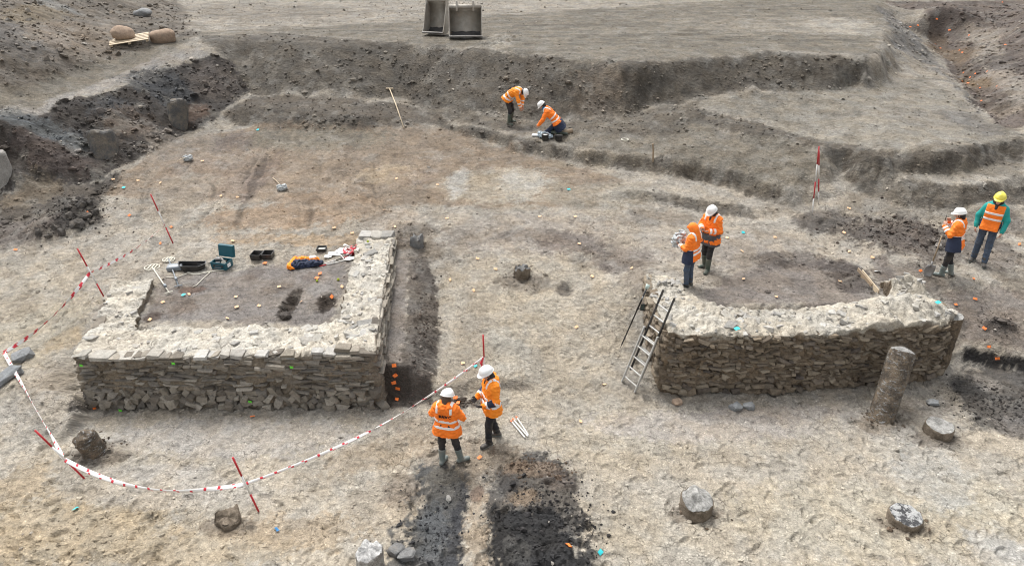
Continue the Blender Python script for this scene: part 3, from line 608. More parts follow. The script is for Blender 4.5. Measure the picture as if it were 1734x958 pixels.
ri = fr.astype(int); ci = fc.astype(int); wgt = np.clip(RG[ri, ci]-.25, .08, 2.4)/2.4
foot = sstep(.25, .5, SLOPE[ri, ci])*sstep(20, 24, GY[ri, ci]); wgt = np.clip(wgt*(1+.8*foot), 0, 1)
wgt *= .45+.9*np.clip(vn(GX[ri, ci]*.9, GY[ri, ci]*.9, 201)+.35, 0, 1)
keep = RNG.random(n) < wgt; ri, ci = ri[keep], ci[keep]; n = len(ri)
px_ = GX[ri, ci]+RNG.normal(size=n)*.03; py_ = GY[ri, ci]+RNG.normal(size=n)*.03
rgh = RG[ri, ci]
size = np.exp(RNG.normal(size=n)*.5)*(.011+.010*np.clip(rgh-.8, 0, 1.6))*(1+np.clip(py_-14, 0, 30)*.035)
size *= (1+.6*foot[keep]*RNG.random(n))*.9; size = np.clip(size, .006, .12)
pos = np.stack([px_, py_, samp(GZF, px_, py_)+size*.25], -1)
col = gcol(px_, py_)*(.95+.65*RNG.random((n, 1)))
col *= (1+.35*sstep(.2, .5, SLOPE[ri, ci]))[:, None]  # slope crumbs get a lighter colour to offset their unlit faces
pale = RNG.random(n) < .035; col[pale] = s2l(196, 188, 176)*(.7+.5*RNG.random((pale.sum(), 1)))
ex_p, ex_s, ex_c = [], [], []                # charcoal and cut soil kicked out along the edges of the dark spreads
for (x_, y_, rx_, ry_, n_, cl_) in ((740, 890, .7, 1.1, 260, (66, 66, 68)), (920, 890, 1.2, 1.1, 800, (60, 58, 58)), (905, 800, .8, .4, 350, (112, 96, 82)), (1680, 680, 1.2, 1.0, 500, (70, 66, 63)), (715, 560, .35, 2.6, 420, (96, 86, 78)), (790, 680, .7, .18, 150, (100, 88, 77)), (1520, 400, 1.8, 1.6, 500, (92, 82, 75)), (125, 372, 1.5, 1.4, 400, (74, 68, 63)), (1690, 556, .5, .5, 90, (80, 71, 65)), (165, 760, .5, .4, 90, (110, 97, 84)), (1178, 864, .5, .3, 60, (120, 105, 90)), (1529, 886, .5, .3, 60, (120, 105, 90)), (1490, 712, .5, .35, 70, (110, 97, 84)), (885, 462, .5, .5, 80, (104, 93, 84))):
    c_ = hit(x_, min(y_, 950)); q_ = RNG.normal(size=(n_, 2))*.42*np.array([rx_, ry_])+np.array([c_.x, c_.y]); z_ = np.exp(RNG.normal(size=n_)*.55)*.011*(1+max(0, c_.y-14)*.07)
    ex_p.append(np.column_stack([q_, samp(GZF, q_[:, 0], q_[:, 1])+z_*.3])); ex_s.append(np.clip(z_, .006, .09)); ex_c.append(s2l(*cl_)*(.7+.7*RNG.random((n_, 1))))
pos = np.concatenate([pos]+ex_p); size = np.concatenate([size]+ex_s); col = np.concatenate([col]+ex_c)
crumbs = obj('soil_crumbs', clods('soil_crumbs', pos, size, col, SOIL)); tag(crumbs, 'loose soil crumbs and small stones strewn over the dig', 'soil', kind='stuff')

# ---------------------------------------------------------------- masonry
def stone_lib(n, ch, jit, seed, flat=False):
    rr = random.Random(seed); out = []
    for i in range(n):
        b = bmesh.new(); bmesh.ops.create_cube(b, size=1)
        for v in b.verts: v.co += Vector((rr.uniform(-jit, jit), rr.uniform(-jit, jit)*.6, rr.uniform(-jit, jit)))
        bmesh.ops.bevel(b, geom=b.edges[:], offset=ch*rr.uniform(.6, 1.3), segments=1, affect='EDGES')
        for v in b.verts: v.co += Vector((rr.uniform(-1, 1), rr.uniform(-1, 1), rr.uniform(-1, 1)))*.035
        b.verts.index_update()
        V_ = np.array([v.co[:] for v in b.verts]); bmesh.ops.triangulate(b, faces=b.faces[:]); F_ = np.array([[v.index for v in f.verts] for f in b.faces]); b.free()
        out.append((V_, F_))
    return out
LIB_BLOCK = stone_lib(14, .09, .13, 1); LIB_SHARD = stone_lib(14, .07, .30, 2)
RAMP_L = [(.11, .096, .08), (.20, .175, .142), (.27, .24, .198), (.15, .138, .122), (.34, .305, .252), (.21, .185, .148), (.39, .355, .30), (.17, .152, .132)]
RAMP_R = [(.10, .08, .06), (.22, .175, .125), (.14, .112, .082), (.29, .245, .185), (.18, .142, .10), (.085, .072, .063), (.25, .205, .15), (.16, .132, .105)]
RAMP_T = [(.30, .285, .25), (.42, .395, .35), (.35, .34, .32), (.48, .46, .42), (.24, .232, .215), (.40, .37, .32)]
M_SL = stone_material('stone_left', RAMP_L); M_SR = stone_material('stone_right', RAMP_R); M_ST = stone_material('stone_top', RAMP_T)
M_SLj = stone_material('stone_left_small', RAMP_L, 'attr'); M_SRj = stone_material('stone_right_small', RAMP_R, 'attr'); M_STj = stone_material('stone_top_small', RAMP_T, 'attr')
MORTAR = soil_material('mortar', '3D', 1.05)

class Wall:
    """A wall swept along an outer and an inner plan line, from the ground over the top and down inside."""
    def __init__(w, O, I, base, zin, rough, seed, facecol, topcol, du=.026, batter=.1):
        w.O = [np.array(p[:2], float) for p in O]; w.zt = [p[2] for p in O]; w.I = [np.array(p[:2], float) for p in I]; w.zi = [p[2] for p in I]
        w.base = base; w.zin = zin; w.batter = batter; w.seed = seed; w.rough = rough
        w.L = [np.linalg.norm(w.O[i+1]-w.O[i]) for i in range(len(O)-1)]; w.S = np.concatenate([[0], np.cumsum(w.L)])
        w.nrm = []
        for i in range(len(w.L)):
            t = (w.O[i+1]-w.O[i])/w.L[i]; nn = np.array([t[1], -t[0]])
            if np.dot(nn, (w.O[i]+w.O[i+1])/2-(w.I[i]+w.I[i+1])/2) < 0: nn = -nn
            w.nrm.append(nn)
        s = np.concatenate([np.linspace(w.S[i], w.S[i+1], max(int(w.L[i]/du), 2), endpoint=False) for i in range(len(w.L))]+[[w.S[-1]]])
        w.s = s
    def plan(w, s):
        s = np.asarray(s, float); out = []
        g = lambda A: np.stack([np.interp(s, w.S, [a[k] for a in A]) for k in (0, 1)], -1)
        o = g(w.O); i = g(w.I); zt = np.interp(s, w.S, w.zt); zi = np.interp(s, w.S, w.zi)
        nn = np.zeros(s.shape+(2,)); ds = .12
        for q in np.linspace(-ds, ds, 5):
            k = np.clip(np.searchsorted(w.S, np.clip(s+q, 0, w.S[-1]-1e-6), side='right')-1, 0, len(w.L)-1); nn += np.array(w.nrm)[k]
        nn /= np.linalg.norm(nn, axis=-1)[..., None]
        return o, i, zt, zi, nn
    def facedisp(w, s, h):
        k = w.seed; return w.rough*(1.0*fbm(s*2.0, h*5.0, 4, k)+.9*ridged(s*3.2+.6*vn(s*4, h*9, k+3), h*11, 3, k+5)-.4+.35*fbm(s*14, h*22, 2, k+9))
    def facept(w, s, h):                    # point on the outer face, its outward direction and direction along
        o, i, zt, zi, nn = w.plan(np.array([s])); f = np.clip(h/zt[0], 0, 1)
        p = o[0]+nn[0]*w.batter*(1-f); d = float(w.facedisp(np.array([s]), np.array([h]))[0])
        return Vector((p[0]+nn[0, 0]*d, p[1]+nn[0, 1]*d, h)), Vector((nn[0, 0], nn[0, 1], 0))
    def toppt(w, s, v):
        o, i, zt, zi, nn = w.plan(np.array([s])); p = o[0]*(1-v)+i[0]*v; z = zt[0]*(1-v)+zi[0]*v
        return Vector((p[0], p[1], z+float(w.topdisp(np.array([p[0]]), np.array([p[1]]))[0])))
    def topdisp(w, x, y):
        k = w.seed; return w.rough*(.95*fbm(x*1.9, y*1.9, 3, k+20)+.9*np.abs(vn(x*6, y*6, k+23))+.55*np.abs(vn(x*15, y*15, k+24))-.5)+w.extra(x, y)
    def extra(w, x, y): return 0*x
    def core(w, name, mat, parent, nf=50, ntp=34, nin=10, facecol=(.2, .17, .14), topcol=(.5, .47, .42)):
        o, i, zt, zi, nn = w.plan(w.s); ns = len(w.s); cols = []; pts = []
        s_ = w.s
        for a in np.linspace(0, 1, nf):
            h = w.base+(zt-w.base)*a; f = np.clip(h/zt, 0, 1); d = w.facedisp(s_, h)*min(1, (1-a)*8+.35)
            p = o+nn*(w.batter*(1-f)+d)[:, None]; z = h
            if a == 1: z = zt+w.topdisp(p[:, 0], p[:, 1])-.02
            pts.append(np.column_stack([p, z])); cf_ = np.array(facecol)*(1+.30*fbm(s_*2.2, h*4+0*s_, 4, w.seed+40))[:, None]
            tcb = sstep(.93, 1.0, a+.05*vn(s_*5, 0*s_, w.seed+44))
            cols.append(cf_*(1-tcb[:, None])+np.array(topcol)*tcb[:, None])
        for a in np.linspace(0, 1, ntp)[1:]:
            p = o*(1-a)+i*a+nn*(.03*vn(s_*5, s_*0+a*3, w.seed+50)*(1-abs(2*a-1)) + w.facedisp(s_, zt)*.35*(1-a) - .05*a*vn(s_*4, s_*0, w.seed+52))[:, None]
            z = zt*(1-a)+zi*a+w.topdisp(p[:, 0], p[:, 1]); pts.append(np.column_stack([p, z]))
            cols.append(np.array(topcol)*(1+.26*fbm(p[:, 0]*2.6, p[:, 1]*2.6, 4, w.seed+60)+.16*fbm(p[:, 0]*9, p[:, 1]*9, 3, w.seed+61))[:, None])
        ip = pts[-1]
        for a in np.linspace(0, 1, nin)[1:]:
            p = ip.copy(); p[:, :2] -= nn*(w.rough*.6*fbm(s_*4, s_*0+a*3, 3, w.seed+70))[:, None]; p[:, 2] = ip[:, 2]*(1-a)+w.zin*a; pts.append(p); cols.append(np.tile(np.array(facecol)*.9, (ns, 1)))
        A = np.stack(pts, 1); Cc = np.stack(cols, 1); M_ = A.shape[1]
        caps = []
        for e, sgn in ((0, -1), (-1, 1)):    # close both ends with rough rounded faces
            ring = A[e]; cen_ = ring.mean(0); t = (w.O[e]-w.O[e-1 if e == -1 else 1]); t = t/np.linalg.norm(t)
            rr = []
            for q in (.97, .9, .75, .5, .02):
                c = cen_+(ring-cen_)*q; c[:, 2] = ring[:, 2]*q+(1-q)*np.minimum(cen_[2], ring[:, 2]) if False else c[:, 2]
                c[:, :2] += t*(.10*math.sqrt(1-q*q)); c[:, :2] += t*(w.rough*1.2*vn(c[:, 0]*5+c[:, 1]*5, c[:, 2]*7, w.seed+80))[:, None]; rr.append(c)
            caps.append(rr)
        full = np.concatenate([np.stack(caps[0][::-1]), A, np.stack(caps[1])]); fc_ = np.concatenate([np.repeat(Cc[:1], 5, 0), Cc, np.repeat(Cc[-1:], 5, 0)])
        n0, n1 = full.shape[:2]; id_ = np.arange(n0*n1).reshape(n0, n1)
        Qs = np.stack([id_[:-1, :-1], id_[:-1, 1:], id_[1:, 1:], id_[1:, :-1]], -1).reshape(-1, 4)
        return obj(name, mesh_np(name, full.reshape(-1, 3), Qs, mat, True, np.clip(fc_.reshape(-1, 3), .02, .85)), parent)

class Stones:
    def __init__(s): s.items = []            # (area, lib mesh, matrix, kind)
    def add(s, lib, pos, xdir, out, size, roll, kind):
        out = out.normalized(); x = (xdir-out*xdir.dot(out)).normalized(); z = x.cross(out)*-1
        if z.z < 0: z = -z
        M = Matrix((x, out, z)).transposed() @ Matrix.Rotation(roll, 3, 'Y')
        M4 = M.to_4x4() @ Matrix.Diagonal((*size, 1)); M4.translation = pos
        s.items.append((size[0]*size[2], random.choice(lib), M4, kind))
    def build(s, parent, mats, jmats, limit=300):
        s.items.sort(key=lambda q: -q[0]); cache = {}
        for a, l, M4, k in s.items[:limit]:
            key = (id(l[0]), k)
            if key not in cache: cache[key] = mesh_np('stone', l[0], l[1], mats[k], False)
            o = obj('stone', cache[key], parent); o.matrix_local = M4
        for k in range(len(mats)):
            V_, F_, r_, n_ = [], [], [], 0
            for a, l, M4, kk in s.items[limit:]:
                if kk != k: continue
                A = np.array(M4); V_.append(l[0] @ A[:3, :3].T+A[:3, 3]); F_.append(l[1]+n_); n_ += len(l[0]); r_ += [random.random()]*len(l[0])
            if V_:
                me = mesh_np('small_stones', np.concatenate(V_), np.concatenate(F_), jmats[k], False)
                at_ = me.attributes.new('rnd', 'FLOAT', 'POINT'); at_.data.foreach_set('value', np.array(r_, np.float32))
                tag(obj('small_stones', me, parent), kind='stuff')

# ---- left masonry: three sides of a rectangle of slate courses under a pale mortar top
lw = empty('stone_wall', (0, 0, 0), 'long U-shaped slate wall on the left with neat upper courses and pale mortar top', 'wall', 'excavated stone walls'); lw['kind'] = 'thing'
O_L = [(-9.72, 14.6, 1.2), (-9.25, 13.0, 1.18), (-8.86, 11.4, 1.24), (-4.9, 11.42, 1.22), (-3.6, 11.42, 1.26), (-2.76, 11.42, 1.40), (-2.98, 14.0, 1.40), (-3.27, 17.1, 1.38)]
I_L = [(-8.82, 14.75, 1.16), (-8.45, 13.2, 1.14), (-8.22, 12.6, 1.14), (-4.9, 12.62, 1.17), (-4.2, 12.66, 1.2), (-3.78, 12.7, 1.30), (-3.9, 14.2, 1.28), (-4.2, 16.95, 1.30)]
wl = Wall(O_L, I_L, -.15, .9, .075, 300, None, None)
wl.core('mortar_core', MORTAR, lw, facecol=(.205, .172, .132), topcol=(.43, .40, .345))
ST = Stones(); rr = random.Random(11)
s0, s1 = wl.S[2], wl.S[5]
def course(w, S_, sa, sb, ha, hb, wid, gap, roll, lib, prot, dens, kind, thick=.22):
    h = (ha+hb)/2; s = sa+rr.uniform(0, .1)
    while s < sb:
        wd = rr.uniform(*wid); ht = (hb-ha)*rr.uniform(.8, 1.05)
        if s+wd > sb+.05: break
        if rr.random() < dens:
            p, nn = w.facept(s+wd/2, h+rr.uniform(-.014, .014)+.045*float(fbm(np.array([(s+wd/2)*.8]), np.array([h*1.5]), 2, w.seed+7)[0])); x = Vector((-nn.y, nn.x, 0))
            S_.add(lib, p+nn*(rr.uniform(*prot)-thick/2+.03), x, nn, (wd*.97, thick, ht), rr.gauss(0, roll), kind)
        s += wd+rr.uniform(*gap)
h = .02                                      # jumbled footing stones
while h < .40:
    ht = rr.uniform(.10, .15); course(wl, ST, s0-.02, s1+.02, h, h+ht*1.05, (.10, .27), (-.02, .03), .55, LIB_SHARD, (.0, .11), .92, 0, .2); h += ht*.8
while h < .82:                               # eroded thin layers
    ht = rr.uniform(.032, .062); course(wl, ST, s0, s1, h, h+ht, (.12, .44), (.0, .12), .09, LIB_SHARD, (-.03, .045), .72, 0); h += ht*1.08
while h < 1.16:                              # neat courses
    ht = rr.uniform(.055, .085); course(wl, ST, s0, s1, h, h+ht*.94, (.09, .36), (.004, .03), .06, rr.choice((LIB_BLOCK, LIB_SHARD)), (-.035, .035), .88, 0); h += ht
course(wl, ST, s1-.85, s1, 1.17, 1.25, (.15, .4), (.005, .02), .03, LIB_BLOCK, (.01, .04), 1, 0); course(wl, ST, s1-.9, s1, 1.26, 1.36, (.15, .4), (.005, .02), .03, LIB_BLOCK, (.01, .04), 1, 0)
hh = .55
while hh < 1.36:                             # outer face of the right arm
    ht = rr.uniform(.05, .08); course(wl, ST, wl.S[5]+.05, wl.S[7], max(hh, .6), max(hh, .6)+ht*.94, (.2, .55), (.005, .03), .04, LIB_BLOCK, (.012, .05), .95, 0); hh += ht
hh = .35
while hh < 1.15:
    ht = rr.uniform(.06, .09); course(wl, ST, wl.S[0], wl.S[2]-.03, hh, hh+ht*.94, (.2, .5), (.005, .03), .04, LIB_BLOCK, (.012, .04), .9, 0); hh += ht
UP = Vector((0, 0, 1))
s = s0+.05
while s < s1-.9:                             # pale edging slabs along the front of the top
    wd = rr.uniform(.16, .42); p, nn = wl.facept(s+wd/2, 1.17); x = Vector((-nn.y, nn.x, 0)); p.z = wl.toppt(s+wd/2, .08).z-.005+rr.uniform(-.01, .02)
    if rr.random() < .62: ST.add(rr.choice((LIB_BLOCK, LIB_SHARD)), p-nn*rr.uniform(.03, .08), x, nn, (wd*.95, rr.uniform(.16, .3), rr.uniform(.05, .09)), rr.gauss(0, .04), 1)
    s += wd+rr.uniform(.0, .05)
for k in range(130):                         # flat stones bedded in the top
    s = rr.uniform(wl.S[0]+.1, wl.S[-1]-.1); p = wl.toppt(s, rr.uniform(.06, .95)); a = rr.uniform(0, 6.28); w_ = rr.choice((.05, .07, .09, .13, .18, .26))*rr.uniform(.8, 1.2)
    ST.add(LIB_SHARD, p-UP*.008, Vector((math.cos(a), math.sin(a), 0)), Vector((math.sin(a), -math.cos(a), rr.uniform(-.15, .15))), (w_, w_*rr.uniform(.5, .9), rr.uniform(.04, .075)), rr.gauss(0, .12), 1)
for k in range(3):                           # back end of the right arm
    ST.add(LIB_BLOCK, Vector((-3.4-.3*k, 17.02, 1.33)), Vector((1, 0, 0)), Vector((0, 1, 0)), (.3, .4, .12), .05, 1)
ST.build(lw, [M_SL, M_ST], [M_SLj, M_STj])

# ---- right masonry: rough concreted rubble
rw = empty('stone_wall', (0, 0, 0), 'rough crumbling rubble wall on the right with lumpy pale crest and brown face', 'wall', 'excavated stone walls'); rw['kind'] = 'thing'
O_R = [(3.20, 14.5, 1.42), (3.16, 13.3, 1.46), (3.2, 11.85, 1.50), (4.9, 11.85, 1.44), (6.6, 11.95, 1.44), (7.6, 12.05, 1.52), (8.6, 12.18, 1.50), (9.25, 12.32, 1.47), (9.6, 12.65, 1.42), (9.5, 13.9, 1.36)]
I_R = [(3.95, 14.45, 1.38), (4.0, 13.9, 1.38), (4.45, 13.2, 1.38), (5.3, 13.05, 1.36), (6.6, 13.05, 1.36), (7.5, 13.2, 1.38), (8.3, 13.3, 1.40), (8.5, 13.4, 1.40), (8.65, 13.6, 1.38), (8.75, 14.2, 1.36)]
wr = Wall(O_R, I_R, -.15, 1.1, .08, 500, None, None, batter=.06)
def ex_(x, y):
    e = 0*x
    for (gx, gy, sx, sy, hh_) in ((7.75, 12.5, .35, .4, .24), (8.35, 12.85, .4, .35, .26), (8.85, 12.9, .35, .35, .26), (8.6, 13.65, .32, .25, .30), (9.1, 13.7, .35, .3, .38), (9.3, 12.8, .28, .3, .20)): e = e+hh_*np.exp(-((x-gx)/sx)**2-((y-gy)/sy)**2)
    return e-.16*np.exp(-((x-5.2)/.5)**2-((y-11.8)/.22)**2)+.07*np.abs(vn(x*3.2, y*3.2, 77))*sstep(7, 7.6, x)
wr.extra = ex_
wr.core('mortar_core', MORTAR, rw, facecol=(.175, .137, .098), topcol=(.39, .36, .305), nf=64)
S2 = Stones(); rr = random.Random(23); h = .03; ra, rb = wr.S[2], wr.S[9]
while h < .2:
    ht = rr.uniform(.08, .12); course(wr, S2, ra, rb, h, h+ht, (.1, .28), (-.02, .06), .3, LIB_SHARD, (.02, .09), .8, 0, .2); h += ht*.9
while h < 1.36:
    ht = rr.uniform(.04, .082); course(wr, S2, ra, rb, h, h+ht, (.07, .27), (-.01, .07), .2, LIB_SHARD, (-.035, .05), .82, 0, .16); h += ht*.98
hh = .2
while hh < 1.4:
    ht = rr.uniform(.05, .09); course(wr, S2, wr.S[0], wr.S[2]-.02, hh, hh+ht, (.1, .35), (.0, .06), .12, LIB_SHARD, (.0, .05), .8, 0, .16); hh += ht
for k in range(210):
    s = rr.uniform(wr.S[0]+.1, wr.S[-1]-.1); p = wr.toppt(s, rr.uniform(.03, .95)); a = rr.uniform(0, 6.28); w_ = rr.choice((.05, .07, .09, .13, .2))*rr.uniform(.8, 1.2)
    S2.add(LIB_SHARD, p-UP*.022, Vector((math.cos(a), math.sin(a), 0)), Vector((math.sin(a), -math.cos(a), rr.uniform(-.3, .3))), (w_, w_*rr.uniform(.5, .9), rr.uniform(.04, .1)), rr.gauss(0, .25), 1)
S2.build(rw, [M_SR, M_ST], [M_SRj, M_STj])
# ---------------------------------------------------------------- people: smooth implicit surfaces turned into meshes
def _v(*a): return np.array(a, float)
def cone(a, b, r1, r2=None, k=.03): return ('c', np.array(a, float), np.array(b, float), r1, r1 if r2 is None else r2, k)
def ellip(c, rad, M=None, k=.03): return ('e', np.array(c, float), np.array(rad, float), np.eye(3) if M is None else np.array(M, float), k)
def surf(prims, vox, cuts=(), grow=0., wr=0.):
    """smooth union of round cones and ellipsoids, cut by half spaces (point, outward normal); surface nets"""
    lo, hi = [], []
    for p in prims:
        if p[0] == 'c': r = max(p[3], p[4]); lo.append(np.minimum(p[1], p[2])-r); hi.append(np.maximum(p[1], p[2])+r)
        else: r = p[2].max(); lo.append(p[1]-r); hi.append(p[1]+r)
    lo = np.min(lo, 0)-grow-3*vox; hi = np.max(hi, 0)+grow+3*vox
    n = np.ceil((hi-lo)/vox).astype(int)+1
    ax = [lo[i]+vox*np.arange(n[i]) for i in range(3)]
    D = np.full(n, .5, np.float32)
    for p in prims:
        k = p[-1]
        if p[0] == 'c': r = max(p[3], p[4]); a = np.minimum(p[1], p[2])-r; b = np.maximum(p[1], p[2])+r
        else: r = p[2].max(); a = p[1]-r; b = p[1]+r
        m = k+3*vox+grow; i0 = np.clip(((a-m-lo)/vox).astype(int), 0, n-1); i1 = np.clip(((b+m-lo)/vox).astype(int)+2, 1, n)
        X, Y, Z = np.meshgrid(*[ax[i][i0[i]:i1[i]] for i in range(3)], indexing='ij', sparse=True)
        if p[0] == 'c':
            A, B = p[1], p[2]; ba = B-A; l2 = ba @ ba+1e-9; dx, dy, dz = X-A[0], Y-A[1], Z-A[2]
            t = np.clip((dx*ba[0]+dy*ba[1]+dz*ba[2])/l2, 0, 1)
            d = np.sqrt((dx-t*ba[0])**2+(dy-t*ba[1])**2+(dz-t*ba[2])**2)-(p[3]+(p[4]-p[3])*t)
        else:
            M = p[3]; q = [((X-p[1][0])*M[0, i]+(Y-p[1][1])*M[1, i]+(Z-p[1][2])*M[2, i]) for i in range(3)]
            k0 = np.sqrt(sum((q[i]/p[2][i])**2 for i in range(3)))+1e-6; k1 = np.sqrt(sum((q[i]/p[2][i]**2)**2 for i in range(3)))+1e-6
            d = k0*(k0-1)/k1
        sl_ = tuple(slice(i0[i], i1[i]) for i in range(3)); e = D[sl_]
        h = np.clip(.5+.5*(e-d)/max(k, 1e-4), 0, 1); D[sl_] = e*(1-h)+d*h-k*h*(1-h)
    D -= grow
    if wr:
        X, Y, Z = np.meshgrid(*ax, indexing='ij', sparse=True)
        D += wr*(np.sin(34*Z+3.1*np.sin(17*X+9*Y)+2*np.sin(11*Y-13*X))*np.sin(19*X+2.3*np.sin(23*Z)+4)+.7*np.sin(58*Z+2.5*np.sin(29*X-21*Y))*np.sin(37*Y+2*np.sin(31*X)))
    if len(cuts):
        X, Y, Z = np.meshgrid(*ax, indexing='ij', sparse=True)
        for pt, nn in cuts:
            nn = np.array(nn, float); nn /= np.linalg.norm(nn); D = np.maximum(D, (X-pt[0])*nn[0]+(Y-pt[1])*nn[1]+(Z-pt[2])*nn[2])
    S_ = D < 0
    cnt = np.zeros(n-1, np.int8); acc = np.zeros(tuple(n-1)+(3,), np.float32)
    off = [(i, j, k) for i in (0, 1) for j in (0, 1) for k in (0, 1)]
    def vw(A, o): return A[o[0]:A.shape[0]-1+o[0], o[1]:A.shape[1]-1+o[1], o[2]:A.shape[2]-1+o[2]]
    for a in off:
        for d_ in range(3):
            if a[d_]: continue
            b = list(a); b[d_] = 1
            sa, sb = vw(S_, a), vw(S_, b); ch = sa != sb
            if not ch.any(): continue
            da, db = vw(D, a)[ch], vw(D, b)[ch]; t = da/(da-db)
            pnt = np.tile(np.array(a, np.float32), (len(t), 1)); pnt[:, d_] = t
            acc[ch] += pnt; cnt[ch] += 1
    act = cnt > 0; ids = np.full(n-1, -1, np.int64); ids[act] = np.arange(act.sum())
    cell = np.argwhere(act); V_ = lo+vox*(cell+acc[act]/cnt[act][:, None])
    Fs = []
    for d_ in range(3):
        u, v = (d_+1) % 3, (d_+2) % 3
        sa = [slice(None)]*3; sb = [slice(None)]*3; sa[d_] = slice(0, -1); sb[d_] = slice(1, None)
        A, B = S_[tuple(sa)], S_[tuple(sb)]
        for flip in (0, 1):
            e = np.argwhere((A & ~B) if not flip else (~A & B))
            if not len(e): continue
            ok = (e[:, u] > 0) & (e[:, v] > 0) & (e[:, u] < n[u]-1) & (e[:, v] < n[v]-1); e = e[ok]
            def g(du, dv):
                q = e.copy(); q[:, u] -= du; q[:, v] -= dv; return ids[q[:, 0], q[:, 1], q[:, 2]]
            quad = np.stack([g(0, 0), g(1, 0), g(1, 1), g(0, 1)], -1)
            Fs.append(quad[:, ::-1] if flip else quad)
    return V_, np.concatenate(Fs)

M_SKIN = plain('skin', (.50, .29, .21), .55, .08, 30)
M_ORANGE = plain('hivis_orange', (1.0, .215, .012), .75, .16, 9, bmp=.8, bscale=11, dirt=.28, dirtcol=(.60, .17, .03)); M_AMBER = plain('hivis_amber', (1.0, .285, .012), .75, .14, 9, bmp=.8, bscale=11, dirt=.26, dirtcol=(.62, .2, .03))
M_BAND = plain('reflective_band', (.80, .79, .76), .35, .1, 30, spec=.7, dirt=.3, dirtcol=(.6, .55, .5))
M_NAVY = plain('navy_cloth', (.018, .026, .055), .85, .3, 9, bmp=.4, bscale=16); M_BLACK = plain('black_cloth', (.014, .014, .017), .85, .3, 10, bmp=.4, bscale=18, dirt=.6, dirtcol=(.085, .07, .055))
M_JEANS = plain('blue_jeans', (.05, .075, .115), .85, .3, 12, bmp=.5, bscale=18, dirt=.3, dirtcol=(.12, .11, .1)); M_TEAL = plain('teal_cloth', (.012, .30, .27), .8, .15, 9, bmp=.4, bscale=16)
M_WHITE = plain('white_helmet', (.82, .82, .80), .35, .04, 12, spec=.5); M_YELLOW = plain('yellow_helmet', (.80, .70, .10), .35, .06, 12)
M_RUBBER = plain('green_rubber', (.045, .065, .05), .45, .2, 14, dirt=.55, dirtcol=(.22, .19, .15)); M_RUBBERG = plain('grey_rubber', (.14, .17, .16), .45, .2, 14, dirt=.5, dirtcol=(.25, .22, .18)); M_BOOT = plain('dark_boot', (.03, .028, .026), .6, .2, 14, dirt=.6, dirtcol=(.2, .17, .14))
M_HAIR = plain('brown_hair', (.075, .045, .028), .6, .3, 40); M_HAIRK = plain('dark_hair', (.012, .011, .012), .6, .3, 40); M_HAIRG = plain('grey_hair', (.45, .43, .42), .6, .2, 40)
M_GLOVE = plain('black_glove', (.012, .012, .013), .7, .2, 20); M_EYE = plain('eye', (.02, .015, .012), .2, 0, 10); M_GREY = plain('grey_cloth', (.075, .078, .085), .85, .25, 10, bmp=.4, bscale=16); M_BLUE = plain('blue_scarf', (.03, .16, .32), .8, .2, 12)
M_PLAST = plain('crumpled_plastic', (.40, .42, .42), .25, .3, 14, bmp=.8, bscale=22, spec=.7); M_DARKDEV = plain('dark_device', (.012, .012, .013), .3, .1, 10)
def nrm(v): v = np.array(v, float); return v/np.linalg.norm(v)
def lerp(a, b, t): return np.array(a)*(1-t)+np.array(b)*t

def hand(prims, w, d, pn, side, curl=.5, k=.008):
    """palm and five separate fingers from wrist w along d, palm facing pn; thumb on the given side"""
    d = nrm(d); pn = np.array(pn, float); pn = nrm(pn-d*(pn @ d)); lt = np.cross(d, pn)*side
    kn = w+d*.085
    prims += [cone(w, w+d*.03, .024, .026, .02)]
    for i, q in enumerate((-.030, -.010, .011, .030)): prims.append(cone(w+d*.025+lt*q*.6, kn+lt*q, .016, .0145, .014))
    for i, (q, L) in enumerate(((-.032, .058), (-.011, .075), (.011, .082), (.032, .072))):
        b = kn+lt*q; d1 = nrm(d*math.cos(curl)+pn*math.sin(curl)); m = b+d1*L*.52; d2 = nrm(d*math.cos(curl*2.1)+pn*math.sin(curl*2.1))
        prims += [cone(b, m, .0105, .0098, k), cone(m, m+d2*L*.5, .0098, .0088, k)]
    tb = w+d*.022+lt*.026; t1 = nrm(d*.6+lt*.75+pn*.25); tm = tb+t1*.042; prims += [cone(tb, tm, .0135, .012, .012), cone(tm, tm+nrm(d*.85+lt*.2+pn*.45)*.034, .0118, .010, k)]

